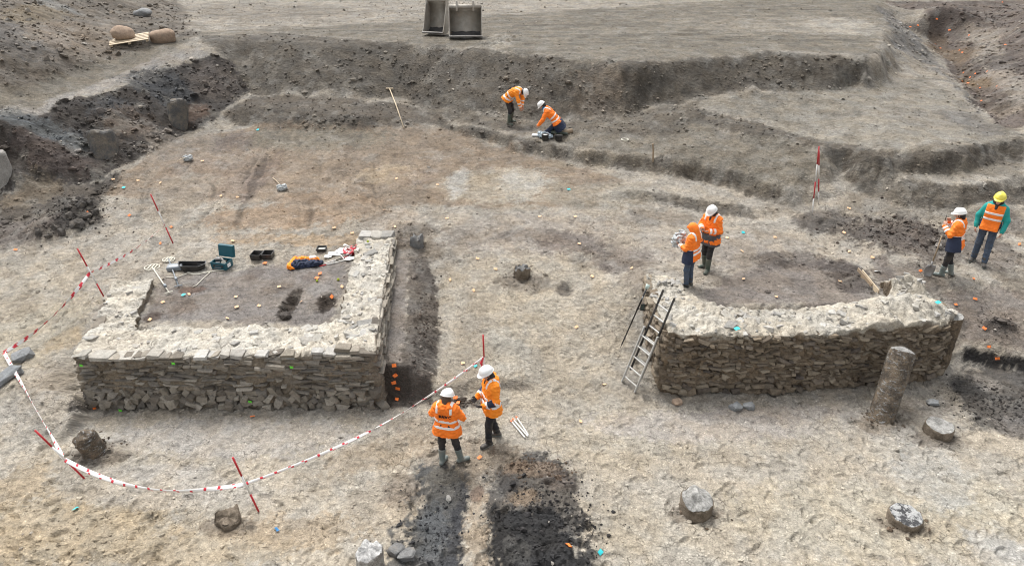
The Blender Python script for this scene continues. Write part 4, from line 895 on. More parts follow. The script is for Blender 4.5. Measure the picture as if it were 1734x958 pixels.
def person(loc, rz, label, **P):
    root = empty('person', loc, label, 'person', 'archaeologists in high visibility clothing', rz)
    sc = P.get('h', 1.0); root.scale = (sc,)*3
    J = dict(pel=_v(0, 0, .95), waist=_v(0, .01, 1.12), chest=_v(0, .0, 1.32), neck=_v(0, -.01, 1.49), head=_v(0, .035, 1.645), hf=_v(0, 1, 0), hu=_v(0, 0, 1), lat=_v(1, 0, 0), latp=_v(1, 0, 0),
             kL=_v(-.11, .03, .50), kR=_v(.11, .03, .50), aL=_v(-.12, -.02, .09), aR=_v(.12, -.02, .09), tL=_v(-.25, 1, 0), tR=_v(.25, 1, 0),
             eL=_v(-.27, .0, 1.16), eR=_v(.27, .0, 1.16), wL=_v(-.25, .16, .96), wR=_v(.25, .16, .96), hL=None, hR=None, pL=_v(1, 0, 0), pR=_v(-1, 0, 0), curl=.5)
    for k_, v_ in P.items():
        if k_ in J: J[k_] = np.array(v_, float) if not np.isscalar(v_) and v_ is not None else v_
    lat, latp = nrm(J['lat']), nrm(J['latp']); spine = [J['pel'], J['waist'], J['chest'], J['neck']]
    up = nrm(J['neck']-J['chest']); sL = J['neck']-up*.075-lat*.185; sR = J['neck']-up*.075+lat*.185
    if P.get('sL') is not None: sL = np.array(P['sL'], float)
    if P.get('sR') is not None: sR = np.array(P['sR'], float)
    hL = J['pel']-latp*.095-_v(0, 0, .03); hR = J['pel']+latp*.095-_v(0, 0, .03)
    def sp(t):
        x = t*3; i = min(int(x), 2); return lerp(spine[i], spine[i+1], x-i)
    def torso(g, t0=0, t1=1, hem=0, hemflare=.0):
        pr = []
        for t in np.linspace(t0, t1, 9):
            c = sp(t); l = nrm(lerp(latp, lat, t)); wd = np.interp(t, [0, .3, .7, .9, 1], [.085, .075, .105, .125, .06]); r = np.interp(t, [0, .3, .7, .9, 1], [.108, .10, .108, .082, .06])+g
            pr.append(cone(c-l*wd, c+l*wd, r, r, .06))
        if hem:
            dn = nrm(spine[0]-spine[1])
            for q in np.linspace(.04, hem+.06, 5): c = spine[0]+dn*q; wd = .095+hemflare*q/hem; r = .118+g+hemflare*.5; pr.append(cone(c-latp*wd, c+latp*wd, r, r, .06))
        return pr
    def arm(s_, e_, w_, g, end=1.0): return [cone(s_, e_, .052+g, .043+g, .05), cone(e_, lerp(e_, w_, end), .043+g, .030+g, .02)]
    def part(name, prims, mat, vox=.0125, cuts=(), grow=0., parent=root, wr=0.):
        V_, F_ = surf(prims, vox, cuts, grow, wr); return obj(name, mesh_np(name, V_, F_, mat, True), parent)
    # body, one continuous skin
    hc, hf, hu = J['head'], nrm(J['hf']), nrm(J['hu']); hl = np.cross(hf, hu); HM = np.column_stack([hl, hf, hu])
    B = torso(-.025)+[cone(hL, J['kL'], .075, .05), cone(J['kL'], J['aL'], .05, .034), cone(hR, J['kR'], .075, .05), cone(J['kR'], J['aR'], .05, .034)]
    for a_, t_ in ((J['aL'], J['tL']), (J['aR'], J['tR'])) if P.get('flat', True) else (): t_ = nrm(t_); B.append(cone(a_-_v(0, 0, .03)-t_*.03, a_-_v(0, 0, .05)+t_*.13, .034, .026))
    B += arm(sL, J['eL'], J['wL'], -.008)+arm(sR, J['eR'], J['wR'], -.008)
    B += [cone(J['neck']-up*.03, hc-hu*.05-hf*.015, .058, .054, .03), ellip(hc+hu*.02-hf*.008, (.076, .096, .106), HM, .02), cone(hc-hu*.055+hf*.03, hc-hu*.085+hf*.05, .052, .036, .03),
          cone(hc+hf*.088+hu*.012, hc+hf*.108-hu*.022, .009, .015, .012), cone(hc+hf*.084-hu*.055-hl*.018, hc+hf*.084-hu*.055+hl*.018, .010, .010, .006), ellip(hc+hl*.078-hu*.005, (.012, .022, .032), HM, .008), ellip(hc-hl*.078-hu*.005, (.012, .022, .032), HM, .008)]
    gl = P.get('gloves')
    G1 = []; G2 = []
    hand(G1 if gl else B, J['wL'], J['hL'] if J['hL'] is not None else J['wL']-J['eL'], J['pL'], -1, J['curl']); hand(G2 if gl else B, J['wR'], J['hR'] if J['hR'] is not None else J['wR']-J['eR'], J['pR'], 1, J['curl'])
    part('body', B, M_SKIN, .0105)
    if gl: part('glove', G1, M_GLOVE, .008); part('glove', G2, M_GLOVE, .008)
    for q in (-1, 1):
        e = MB(); c = Vector(hc+hf*.083+hl*.031*q+hu*.014); e.tube([c-Vector(hf)*.01, c+Vector(hf)*.004, c+Vector(hf)*.007], [.011, .010, .004], 8); e.build('eye', M_EYE, root, True)
    # trousers and boots
    tr = P.get('trousers', M_BLACK); bt = P.get('boots', M_RUBBER); bh = P.get('boot_top', .6)
    te = .93 if bh < .45 else 1.06-bh; tw = .064 if bh < .45 else .062
    T = torso(.0, 0, .22)+[cone(hL, J['kL'], .093, .072), cone(J['kL'], lerp(J['kL'], J['aL'], te), .072, tw), cone(hR, J['kR'], .093, .072), cone(J['kR'], lerp(J['kR'], J['aR'], te), .072, tw)]
    part('trousers', T, tr, .0125, wr=.006)
    for k_, a_, t_ in ((J['kL'], J['aL'], J['tL']), (J['kR'], J['aR'], J['tR'])):
        t_ = nrm(t_); s_ = nrm(a_-k_); top = lerp(k_, a_, 1-bh); flat = P.get('flat', True)
        dn = _v(0, 0, -1) if flat else s_
        heel = a_+dn*.045-t_*.045; toe = a_+dn*.052+t_*.15; lt_ = np.cross(t_, dn)
        pr = [cone(top, a_, .074 if bh > .45 else .07, .056, .03), cone(heel, toe, .046, .038, .03), cone(heel+t_*.11-lt_*.014, toe-lt_*.012, .034, .034, .02), cone(heel+t_*.11+lt_*.014, toe+lt_*.012, .034, .034, .02)]
        cu = [(top, -s_)]+([(_v(0, 0, a_[2]-.09), (0, 0, -1))] if flat else [])
        b_ = part('boot', pr, bt, .0105, cu)
        if flat: part('sole', [cone(heel-_v(0, 0, .015), toe-_v(0, 0, .012), .047, .042, .03)], M_BOOT if bt is not M_BOOT else M_RUBBERG, .009, [(_v(0, 0, a_[2]-.092), (0, 0, -1)), (_v(0, 0, a_[2]-.07), (0, 0, 1))], .004, b_)
    # upper clothing
    jk = P.get('jacket', M_ORANGE); hem = P.get('hem', .14); gA = .022
    dn = nrm(spine[0]-spine[1]); hemp = spine[0]+dn*hem
    TJ = torso(gA, 0, 1, hem, .02)
    AL = arm(sL, J['eL'], J['wL'], gA*.9, .97); AR = arm(sR, J['eR'], J['wR'], gA*.9, .97)
    fold = [cone(lerp(J['eL'], sL, .12)+_v(0, 0, .0), lerp(J['eL'], sL, .2), .07, .066, .02), cone(lerp(J['eR'], sR, .12), lerp(J['eR'], sR, .2), .07, .066, .02), cone(lerp(J['wL'], J['eL'], .25), lerp(J['wL'], J['eL'], .32), .055, .055, .015), cone(lerp(J['wR'], J['eR'], .25), lerp(J['wR'], J['eR'], .32), .055, .055, .015)]
    fw = nrm(np.cross(up, lat)); bk = -fw
    coll = [cone(J['neck']-up*.02-lat*.05, J['neck']-up*.02+lat*.05, .085, .085, .04)]
    hood = P.get('hood')
    if hood == 'down': coll += [ellip(J['neck']+bk*.085-up*.035, (.135, .055, .085), np.column_stack([lat, bk, up]), .04), cone(J['neck']+bk*.06-lat*.11+up*.03, J['neck']+fw*.03-lat*.09+up*.01, .04, .035, .03), cone(J['neck']+bk*.06+lat*.11+up*.03, J['neck']+fw*.03+lat*.09+up*.01, .04, .035, .03)]
    vc = []
    if P.get('vest'):
        sv = part('sweatshirt', torso(.008)+arm(sL, J['eL'], J['wL'], gA*.8, .97)+arm(sR, J['eR'], J['wR'], gA*.8, .97)+fold+[cone(J['neck']-lat*.05, J['neck']+lat*.05, .08, .08, .04), ellip(J['neck']+bk*.075+up*.01, (.13, .06, .07), np.column_stack([lat, bk, up]), .04)], P['vest'])
        vc = [(sL+lat*.0, -lat), (sR, lat)]; jo = part('vest', TJ, jk, .0125, [(hemp, dn), (J['neck']-up*.005, up)]+vc, wr=.004)
    else:
        jo = part('jacket', TJ+AL+AR+fold+coll, jk, .0125, [(hemp, dn)], wr=.011)
    if P.get('skirt'):                       # darker lower part of the coat
        hs_ = P.get('skirt_from', -.02); q0 = spine[0]+dn*hs_
        part('coat_skirt', torso(gA, 0, .5, hem+P.get('skirt_len', .0)+.03, P.get('flare', .02)), P['skirt'], .0125, [(hemp+dn*(.025+P.get('skirt_len', 0)), dn), (q0, -dn)], .010, wr=.006)
    if P.get('side_panel') is not None:      # dark panel over one side of the coat
        a_ = np.array(P['side_panel'], float)
        part('side_panel', torso(gA, 0, .5, hem+.03, .03), M_NAVY, .0125, [(hemp+dn*.05, dn), (sp(.30), -dn), (spine[0]+a_*P.get('side_off', .03), -a_)], .012)
    if P.get('cuffs'):
        for e_, w_ in ((J['eL'], J['wL']), (J['eR'], J['wR'])):
            a_ = nrm(w_-e_); part('sleeve_panel', arm(e_, e_, w_, gA*.9, .97)[1:], P['cuffs'], .011, [(lerp(e_, w_, .62), a_), (lerp(e_, w_, -.12), -a_)], .013)
    bands = P.get('bands', (.30, .08))
    for t in bands:
        c = sp(t) if t >= 0 else spine[0]+dn*(-t); ax_ = nrm(sp(min(max(t, 0)+.1, 1))-sp(max(t, 0)-.0)) if t >= 0 else -dn
        part('reflective_band', torso(gA, 0, 1, hem, .02), M_BAND, .011, [(c+ax_*.026, ax_), (c-ax_*.026, -ax_)]+vc, .010, jo)
    if P.get('shoulder_bands', True):
        for q in (-1, 1):
            c = J['neck']+lat*.135*q; part('shoulder_band', TJ+coll[:1], M_BAND, .011, [(c+lat*.024, lat), (c-lat*.024, -lat), (J['chest']+up*.05, -up)], .011, jo)
    if not P.get('vest'):
        for e_, w_ in ((J['eL'], J['wL']), (J['eR'], J['wR'])):
            a_ = nrm(w_-e_)
            for q in P.get('sleeve_bands', (.22, .72)):
                c = lerp(e_, w_, q); part('sleeve_band', arm(e_, e_, w_, gA*.9, .97)[1:], M_BAND, .010, [(c+a_*.026, a_), (c-a_*.026, -a_)], .016, jo)
    # head gear
    if hood == 'up':
        part('hood', [ellip(hc+hu*.015-hf*.012, (.118, .128, .142), HM, .04), cone(hc-hu*.08-hf*.05, J['neck']-up*.03+bk*.03, .10, .115, .06), cone(hc+hu*.07+hf*.10-hl*.06, hc+hu*.07+hf*.10+hl*.06, .03, .03, .03)], jk, .0125, [(hc+hf*.10-hu*.01, hf*1.+hu*-.35)] )
    else:
        hm = P.get('helmet', M_WHITE); c = hc+hu*.055
        he = part('helmet', [ellip(c, (.118, .142, .118), HM, .02), cone(c-hf*.07+hu*.082, c+hf*.07+hu*.086, .026, .026, .04)], hm, .0095, [(c-hu*.018, -hu)])
        part('brim', [ellip(c-hu*.012, (.128, .152, .03), HM, .02), ellip(c-hu*.02+hf*.10, (.095, .095, .022), HM, .03)], hm, .0085, [(c-hu*.030, -hu), (c+hu*.002, hu)], .0, he)
        hair = P.get('hair')
        if hair: part('hair', [ellip(hc-hf*.022+hu*.01, (.092, .10, .105), HM, .02)]+([cone(hc-hf*.06-hu*.06, J['neck']+bk*.05+up*.02, .06, .045, .04), cone(hc-hu*.05+hl*.06, J['neck']+lat*.06+up*.03, .04, .03, .03)] if P.get('long_hair') else [cone(hc-hf*.05-hu*.07, hc-hf*.05-hu*.03, .055, .06, .03)]), hair, .0105, [(hc+hf*.035, hf)])
    if P.get('scarf'): part('scarf', [cone(J['neck']-lat*.03+up*.05+fw*.02, J['neck']+lat*.03+up*.05+fw*.02, .085, .085, .03), cone(J['neck']+up*.0+fw*.07, J['neck']-up*.08+fw*.11, .05, .035, .03)], P['scarf'], .0115)
    return root, dict(J=J, sp=sp, up=up, bk=bk, lat=lat, hc=hc, hf=hf, hu=hu)

def ground_at(px, py): return ghit(px, py)
# 1 man in front, in profile to the left, forearms out
p = ground_at(833, 746)
person(p, R(108), 'man in amber parka and black gloves standing beside the white rods', h=1.0, hood='down', jacket=M_AMBER, cuffs=M_NAVY, gloves=True, trousers=M_BLACK, boots=M_BOOT, boot_top=.3, bands=(.36, .08), hem=.17, sleeve_bands=(-.06, .68), hair=M_HAIRK,
       eL=(-.27, -.02, 1.13), eR=(.25, .02, 1.14), wL=(-.16, .20, 1.02), wR=(.13, .24, 1.03), hf=(-.15, 1, -.4), hu=(0, .33, 1), head=(-.01, .075, 1.63), kL=(-.11, .09, .5), aL=(-.12, .10, .09), kR=(.10, -.02, .5), aR=(.11, -.14, .09), tL=(-.3, 1, 0), tR=(.35, 1, 0), scarf=M_BLACK, pL=(.7, 0, .7), pR=(-.7, 0, .7))
# 2 woman with her back to us and lettering on the jacket
p = ground_at(760, 781)
wroot, wf = person(p, R(-14), 'woman in orange jacket with dark lettering on its back, lowest of all the workers', h=.9, hood='down', jacket=M_ORANGE, trousers=M_BLACK, boots=M_RUBBERG, boot_top=.62, hair=M_HAIR, long_hair=True, bands=(.40, .10), hem=.17, shoulder_bands=True, sleeve_bands=(.5,),
       eL=(-.30, .05, 1.17), eR=(.30, .06, 1.17), wL=(-.13, .25, 1.12), wR=(.15, .27, 1.14), hf=(.3, 1, -.55), hu=(.05, .5, 1), head=(.01, .075, 1.62), kL=(-.12, .0, .5), aL=(-.10, -.08, .09), kR=(.15, .04, .5), aR=(.23, .06, .09), tL=(.15, 1, 0), tR=(.75, .6, 0), pL=(.5, 0, .8), pR=(-.5, 0, .8))
wroot.scale = (.96, .94, .90)
# 3 hooded worker by the right wall
p = ground_at(1164, 484)
r3, f3 = person(p, R(48), 'worker with orange hood up holding a grey plastic bag behind the right wall', h=.91, hood='up', jacket=M_ORANGE, trousers=M_JEANS, boots=M_BOOT, boot_top=.3, bands=(.28, .08), hem=.16, side_panel=(-.75, .66, 0), side_off=.05, sleeve_bands=(.6, .85),
       eL=(-.29, .05, 1.15), eR=(.28, .07, 1.16), wL=(-.13, .30, 1.13), wR=(.12, .31, 1.14), hf=(.05, 1, -.45), hu=(0, .4, 1), head=(0, .06, 1.62), aL=(-.09, .0, .09), aR=(.09, -.02, .09), pL=(.6, 0, .8), pR=(-.6, 0, .8))
# 4 man looking at a phone
p = ground_at(1194, 457)
r4, f4 = person(p, R(130), 'man in white helmet looking down at a phone, black lower coat, green rubber boots', h=.985, jacket=M_ORANGE, skirt=M_GREY, skirt_from=-.10, skirt_len=.04, hem=.14, flare=.008, trousers=M_BLACK, boots=M_RUBBER, boot_top=.72, bands=(), sleeve_bands=(.5, .85), hair=M_HAIRK, scarf=M_BLACK, shoulder_bands=True,
       eL=(-.28, .04, 1.17), eR=(.28, .06, 1.17), wL=(-.11, .26, 1.18), wR=(.09, .27, 1.19), hf=(0, 1, -.65), hu=(0, .55, 1), head=(0, .085, 1.62), aL=(-.12, .08, .09), aR=(.12, -.12, .09), kL=(-.11, .08, .5), kR=(.11, -.02, .5), pL=(.5, .1, .8), pR=(-.5, .1, .8))
# 5 worker with the shovel
p = ground_at(1599, 466)
r5, f5 = person(p, R(48), 'worker in white helmet and orange parka with a long shovel, near the yellow helmet', h=.97, hood='down', jacket=M_ORANGE, trousers=M_BLACK, boots=M_RUBBERG, boot_top=.5, bands=(.32, .16), hem=.18, side_panel=(-.85, .5, 0), side_off=.07, sleeve_bands=(.5, .8), hair=M_HAIRK, long_hair=True,
       waist=(.02, .03, 1.12), chest=(.02, .04, 1.31), neck=(.02, .05, 1.47), eL=(-.27, .12, 1.16), eR=(.29, .14, 1.18), wL=(-.13, .32, 1.30), wR=(.12, .30, 1.36), hf=(-.1, 1, -.25), hu=(0, .25, 1), head=(.02, .10, 1.62), hL=(.4, .1, 1), hR=(-.4, .1, 1), aL=(-.12, .06, .09), aR=(.12, -.1, .09))
# 6 yellow helmet, vest
p = ground_at(1654, 444)
person(p, R(140), 'man in yellow helmet, orange vest over teal sweatshirt and blue jeans', h=1.05, vest=M_TEAL, jacket=M_ORANGE, trousers=M_JEANS, boots=M_BOOT, boot_top=.3, helmet=M_YELLOW, hair=M_HAIRG, bands=(.62, .40), hem=.06, shoulder_bands=False, scarf=M_BLACK,
       eL=(-.29, .02, 1.15), eR=(.29, -.02, 1.15), wL=(-.27, .12, .90), wR=(.26, .05, .90), hf=(-.0, 1, -.25), hu=(0, .25, 1), head=(0, .05, 1.645), kL=(-.12, .06, .5), aL=(-.15, .12, .09), kR=(.10, .0, .5), aR=(.10, -.06, .09), hL=(-.0, .1, -1), hR=(-.0, .1, -1), waist=(0, -.0, 1.12), neck=(0, -.02, 1.49))
# 7 stooping worker on the far ledge
p = ground_at(866, 210)
person(p, R(-112), 'stooping worker in amber jacket with hanging arms and green boots on the far ledge', h=1.02, jacket=M_AMBER, trousers=M_BLACK, boots=M_RUBBER, boot_top=.75, hair=M_HAIRK, bands=(.35, .1), hem=.06, sleeve_bands=(.35, .8), shoulder_bands=True,
       pel=(0, -.14, .92), waist=(0, -.03, 1.07), chest=(0, .15, 1.18), neck=(0, .32, 1.20), head=(0, .47, 1.16), hf=(0, .25, -1), hu=(0, 1, .1), eL=(-.23, .34, .90), eR=(.22, .36, .90), wL=(-.13, .36, .64), wR=(.14, .40, .66), hL=(0, .2, -1), hR=(0, .2, -1), kL=(-.15, -.02, .50), kR=(.17, .02, .50), aL=(-.20, -.10, .09), aR=(.20, -.02, .09))
# 8 kneeling worker
p = ground_at(936, 226)
person(p+Vector((0, 0, -.03)), R(84), 'kneeling worker in orange jacket over navy coat with a blue scarf', h=1.0, jacket=M_ORANGE, trousers=M_NAVY, boots=M_RUBBER, boot_top=.7, flat=False, hair=M_HAIRK, scarf=M_BLUE, skirt=M_NAVY, skirt_from=-.04, skirt_len=.24, flare=.05, hem=.03, bands=(.42, .20), sleeve_bands=(), shoulder_bands=True, hood=None,
       pel=(0, -.14, .44), waist=(0, -.03, .60), chest=(0, .14, .76), neck=(0, .27, .89), head=(0, .39, 1.0), hf=(0, .7, -.75), hu=(0, .75, .7), latp=(1, 0, 0), kL=(-.14, .22, .11), kR=(.14, .14, .11), aL=(-.14, -.30, .09), aR=(.14, -.34, .09), tL=(0, -1, -.1), tR=(0, -1, -.1), eL=(-.24, .36, .54), eR=(.24, .34, .54), wL=(-.10, .50, .33), wR=(.12, .48, .31), hL=(.2, .6, -.6), hR=(-.2, .6, -.6))
def rebase(root, p):
    p = Vector(p); root.location = p
    for ch in root.children: ch.location = ch.location-p
rebase(lw, (-5.7, 11.5, 0)); rebase(rw, (6.3, 12.0, 0))

# lettering on the back of the woman's jacket
M_INK = plain('dark_print', (.03, .008, .006), .8, .1, 20)
bk = Vector(wf['bk']); up_ = Vector(wf['up']); lat_ = Vector(wf['lat']); base = Vector(wf['sp'](.60))
jk_ = [c for c in wroot.children if c.name.startswith('jacket')][0]
x0 = -.095
for i, ch in enumerate('BAAC'):
    cu = bpy.data.curves.new('lettering', 'FONT'); cu.body = ch; cu.size = .082; cu.extrude = .0; cu.offset = .0022
    to = bpy.data.objects.new('lettering', cu); COL.objects.link(to); dg = bpy.context.evaluated_depsgraph_get(); me = bpy.data.meshes.new_from_object(to.evaluated_get(dg)); bpy.data.objects.remove(to)
    bm = bmesh.new(); bm.from_mesh(me); bmesh.ops.subdivide_edges(bm, edges=[e for e in bm.edges if e.calc_length() > .02], cuts=2)
    w_ = max(v.co.x for v in bm.verts); hgt_ = max(v.co.y for v in bm.verts)
    for v in bm.verts:
        a, b = v.co.x*1.02, v.co.y
        if i == 2: a, b = w_-a, hgt_-b        # the third letter stands on its head
        a += x0; dep = .150-.9*a*a
        # seen from behind, left to right is the wearer's left to right
        v.co = base+lat_*a+up_*b+bk*dep
    x0 += w_*1.02+.006
    bm.to_mesh(me); bm.free(); me.materials.clear(); me.materials.append(M_INK)
    sol = obj('letter', me, jk_); md = sol.modifiers.new('thick', 'SOLIDIFY'); md.thickness = .02; md.offset = 0

def rotz(a): return Matrix.Rotation(a, 3, 'Z')
def put(name, mb, mats, p, label, cat, rz=0, group=None, smooth=False, tilt=(0, 0)):
    o = mb.build(name, mats, smooth=smooth); o.location = p; o.rotation_euler = (tilt[0], tilt[1], rz); return tag(o, label, cat, group)

# ---------------------------------------------------------------- things held
M_WOOD = plain('ash_wood', (.30, .22, .14), .7, .25, 12, dirt=.5); M_WOODP = plain('pale_wood', (.52, .42, .29), .7, .2, 10, dirt=.35, dirtcol=(.3, .25, .19)); M_STEEL = plain('worn_steel', (.30, .29, .28), .5, .25, 12, metal=.5, dirt=.5); M_GREYMET = plain('muddy_steel', (.40, .375, .33), .65, .25, 5, metal=.25, bmp=.3, bscale=10, dirt=.6, dirtcol=(.33, .28, .22)); M_DARKST = plain('scoured_steel', (.10, .10, .105), .35, .3, 6, metal=.6)
M_ALU = plain('aluminium', (.58, .58, .56), .42, .12, 10, metal=.55, dirt=.35, dirtcol=(.4, .36, .3)); M_ALUD = plain('dark_ladder_rail', (.02, .02, .02), .6, .2, 10, dirt=.2)
def inw(root, v): return root.matrix_basis @ Vector(v)
bpy.context.view_layer.update()
# crumpled bag of worker 3
bp = inw(r3, (0, .40, 1.20)); V_, F_ = surf([ellip((0, 0, 0), (.15, .13, .17)), ellip((.06, .03, .13), (.09, .09, .10)), ellip((-.06, 0, -.1), (.1, .09, .1))], .014, wr=.03)
o = obj('plastic_bag', mesh_np('plastic_bag', V_, F_, M_PLAST, True)); o.location = bp; tag(o, 'crumpled grey plastic bag in the hooded worker\'s hands', 'bag')
ph = MB(); ph.box((0, 0, 0), (.075, .012, .15), ch=.004); ph.box((0, -.0068, .002), (.066, .002, .13))
put('phone', ph, M_DARKDEV, inw(r4, (0, .36, 1.235)), 'dark phone in the hands of the man in green boots', 'phone', R(130), tilt=(R(-55), 0))
ph2 = MB(); ph2.box((0, 0, 0), (.078, .012, .155), ch=.004); ph2.box((.02, .008, .055), (.03, .006, .03))
put('phone', ph2, M_DARKDEV, inw(r5, (-.01, .36, 1.46)), 'dark phone raised to the face of the worker with the shovel', 'phone', R(48))
# shovel
ft = ghit(1570, 468)+Vector((0, 0, .0)); tp = inw(r5, (-.19, .30, 1.06))
sh = empty('shovel', ft, 'long-handled shovel with a muddy blade standing by the right workers', 'shovel')
dv = tp-ft; L_ = dv.length; dn_ = dv.normalized()
m = MB(); m.tube([dn_*.28, dn_*.7+Vector((.01, 0, 0)), dn_*L_], [.019, .018, .016], 8); m.build('handle', M_WOOD, sh, True)
m = MB(); sd_ = dn_.cross(Vector((0, -1, .4))).normalized(); fr_ = sd_.cross(dn_)
rowsv = []
for j in range(6):
    t = j/5; wv = [.10, .125, .13, .12, .085, .02][j]
    for k in range(-3, 4): rowsv.append(dn_*(.30-.36*t)+sd_*(wv*k/3)+fr_*(.02*(k/3)**2*1.2-.03*math.sin(t*3)))
m.add(rowsv, [(j*7+k, j*7+k+1, j*7+k+8, j*7+k+7) for j in range(5) for k in range(6)])
bl = m.build('blade', M_STEEL, sh, True); md = bl.modifiers.new('t', 'SOLIDIFY'); md.thickness = .006
m = MB(); m.tube([dn_*.24, dn_*.40], [.027, .021], 8); m.build('socket', M_STEEL, bl, True)

M_GREYP0 = plain('rod_clamp', (.2, .2, .2), .4)
# ---------------------------------------------------------------- ladder and survey rod at the right wall
fa = ghit(1058, 648); fb = ghit(1073, 661); Lw = (fb-fa); wdir = Lw.normalized(); Lw = .38; fa = (fa+fb)/2-wdir*.19
top = atY(1119, 489, fa.y+.42); ldir = (top-fa).normalized(); Ltot = (top-fa).length; nl = wdir.cross(ldir).normalized()
if nl.x > 0: nl = -nl
lad = empty('ladder', fa, 'two-section aluminium ladder leaning against the left end of the right wall', 'ladder')
def rail(off, a, b, mat, dn=0.):
    m = MB(); c = wdir*off+ldir*((a+b)/2)+nl*dn; Mx = Matrix((wdir, nl, ldir)).transposed(); m.box(c, (.028, .062, b-a), Mx, .006); return m.build('rail', mat, lad)
lower = Ltot*.60
rail(0, 0, lower, M_ALU, .035); rail(Lw, 0, lower, M_ALU, .035); rail(.035, .30, Ltot, M_ALUD, -.055); rail(Lw-.035, .30, Ltot, M_ALUD, -.055)
k = .14
while k < Ltot-.08:
    for (o0, o1, d_, ok) in ((.0, Lw, .035, k < lower-.05), (.035, Lw-.035, -.055, k > .4)):
        if ok: m = MB(); c = ldir*k+nl*d_; m.box(c+wdir*(o0+o1)/2, (o1-o0-.02, .034, .026), Matrix((wdir, nl, ldir)).transposed(), .005); m.build('rung', M_ALU, lad)
    k += .25
for off in (0, Lw):
    m = MB(); m.box(wdir*off+ldir*lower+nl*.035, (.034, .068, .02), Matrix((wdir, nl, ldir)).transposed(), .004); m.build('rail_cap', M_ALU, lad)
pa = ghit(1050, 590); pb = atY(1096, 486, pa.y+.45)
rod = empty('survey_rod', pa, 'black survey rod with a small screen leaning left of the ladder', 'rod'); d_ = (pb-pa); n_ = d_.normalized(); L_ = d_.length
m = MB(); m.tube([(0, 0, 0), n_*.1, n_*.12, n_*L_*.62, n_*L_*.62, n_*L_], [.003, .012, .016, .016, .021, .019], 8); m.build('pole', M_DARKDEV, rod, True)
m = MB(); m.tube([n_*L_*.80, n_*L_*.85], .022, 8); m.build('clamp', M_GREYP0, rod, True)
m = MB(); m.tube([n_*L_*.97, n_*L_*1.04], [.035, .05], 12); m.build('receiver', plain('receiver', (.42, .52, .48), .5, .2), rod, True)
m = MB(); m.box(n_*L_*.66+Vector((.09, -.06, .06)), (.10, .025, .17), ch=.008); sc_ = m.build('controller', M_DARKDEV, rod); m = MB(); m.tube([n_*L_*.64, n_*L_*.66+Vector((.06, -.05, .04))], .012, 6); m.build('bracket', M_DARKDEV, rod); m = MB(); m.box(n_*L_*.66+Vector((.09, -.0745, .065)), (.082, .003, .13)); m.build('screen', plain('screen', (.05, .07, .065), .15, .05), sc_)

# ---------------------------------------------------------------- piles cut off at the floor
M_PILE = stone_material('pile_concrete', [(.26, .255, .24), (.34, .335, .32)], 'random', 20); M_PILEB = stone_material('pile_clay_side', [(.15, .12, .085), (.21, .17, .12)], 'random', 14); M_PILEK = stone_material('pile_dark', [(.12, .118, .115), (.2, .2, .195)], 'random', 20)
def film():
    m, nt, bs, nn, L = newmat('plastic_film'); geo = N(nt, 'ShaderNodeNewGeometry'); P_ = geo.outputs['Position']
    mp = N(nt, 'ShaderNodeMapping'); mp.inputs['Scale'].default_value = (1, 1, 3.2); mp.inputs['Rotation'].default_value = (.35, .1, 0); L.new(P_, mp.inputs[0])
    w = noise(nt, mp.outputs[0], 7, 6, .62, 1.2); tr = N(nt, 'ShaderNodeBsdfTransparent'); mx = N(nt, 'ShaderNodeMixShader')
    bs.inputs['Base Color'].default_value = (.55, .55, .53, 1); bs.inputs['Roughness'].default_value = .18; bs.inputs['Specular IOR Level'].default_value = .5
    L.new(bump(nt, noise(nt, mp.outputs[0], 9, 6, .6, 1.0), 1.0, .06), bs.inputs['Normal'])
    L.new(mrange(nt, w, .54, .64, .03, .5), mx.inputs[0]); L.new(tr.outputs[0], mx.inputs[1]); L.new(bs.outputs[0], mx.inputs[2]); L.new(mx.outputs[0], nn['Material Output'].inputs[0]); return m
M_FILM = film()
def mottled(name, a, b, scale=9, lo=.47, hi=.55):
    m, nt, bs, nn, L = newmat(name); P_ = N(nt, 'ShaderNodeNewGeometry').outputs['Position']
    f = mrange(nt, noise(nt, P_, scale, 7, .7), lo, hi, 0, 1); g = mrange(nt, noise(nt, P_, 40, 4, .7), .3, .7, .7, 1.3)
    cm = N(nt, 'ShaderNodeVectorMath', operation='SCALE'); L.new(mixc(nt, f, a, b), cm.inputs[0]); L.new(g, cm.inputs['Scale']); L.new(cm.outputs[0], bs.inputs['Base Color'])
    bs.inputs['Roughness'].default_value = .85; L.new(bump(nt, noise(nt, P_, 20, 7, .7), 1, .05), bs.inputs['Normal']); return m
M_COLUMN = mottled('brown_caked_column', (.055, .040, .026), (.17, .125, .08), 5, .42, .62); M_MOTT = mottled('mottled_pile_top', (.05, .05, .052), (.42, .42, .41))
M_PILE = mottled('pile_concrete_top', (.20, .195, .18), (.42, .41, .385), 8, .4, .6); M_PILEB = mottled('pile_clay', (.11, .085, .058), (.24, .195, .145), 6, .4, .62)
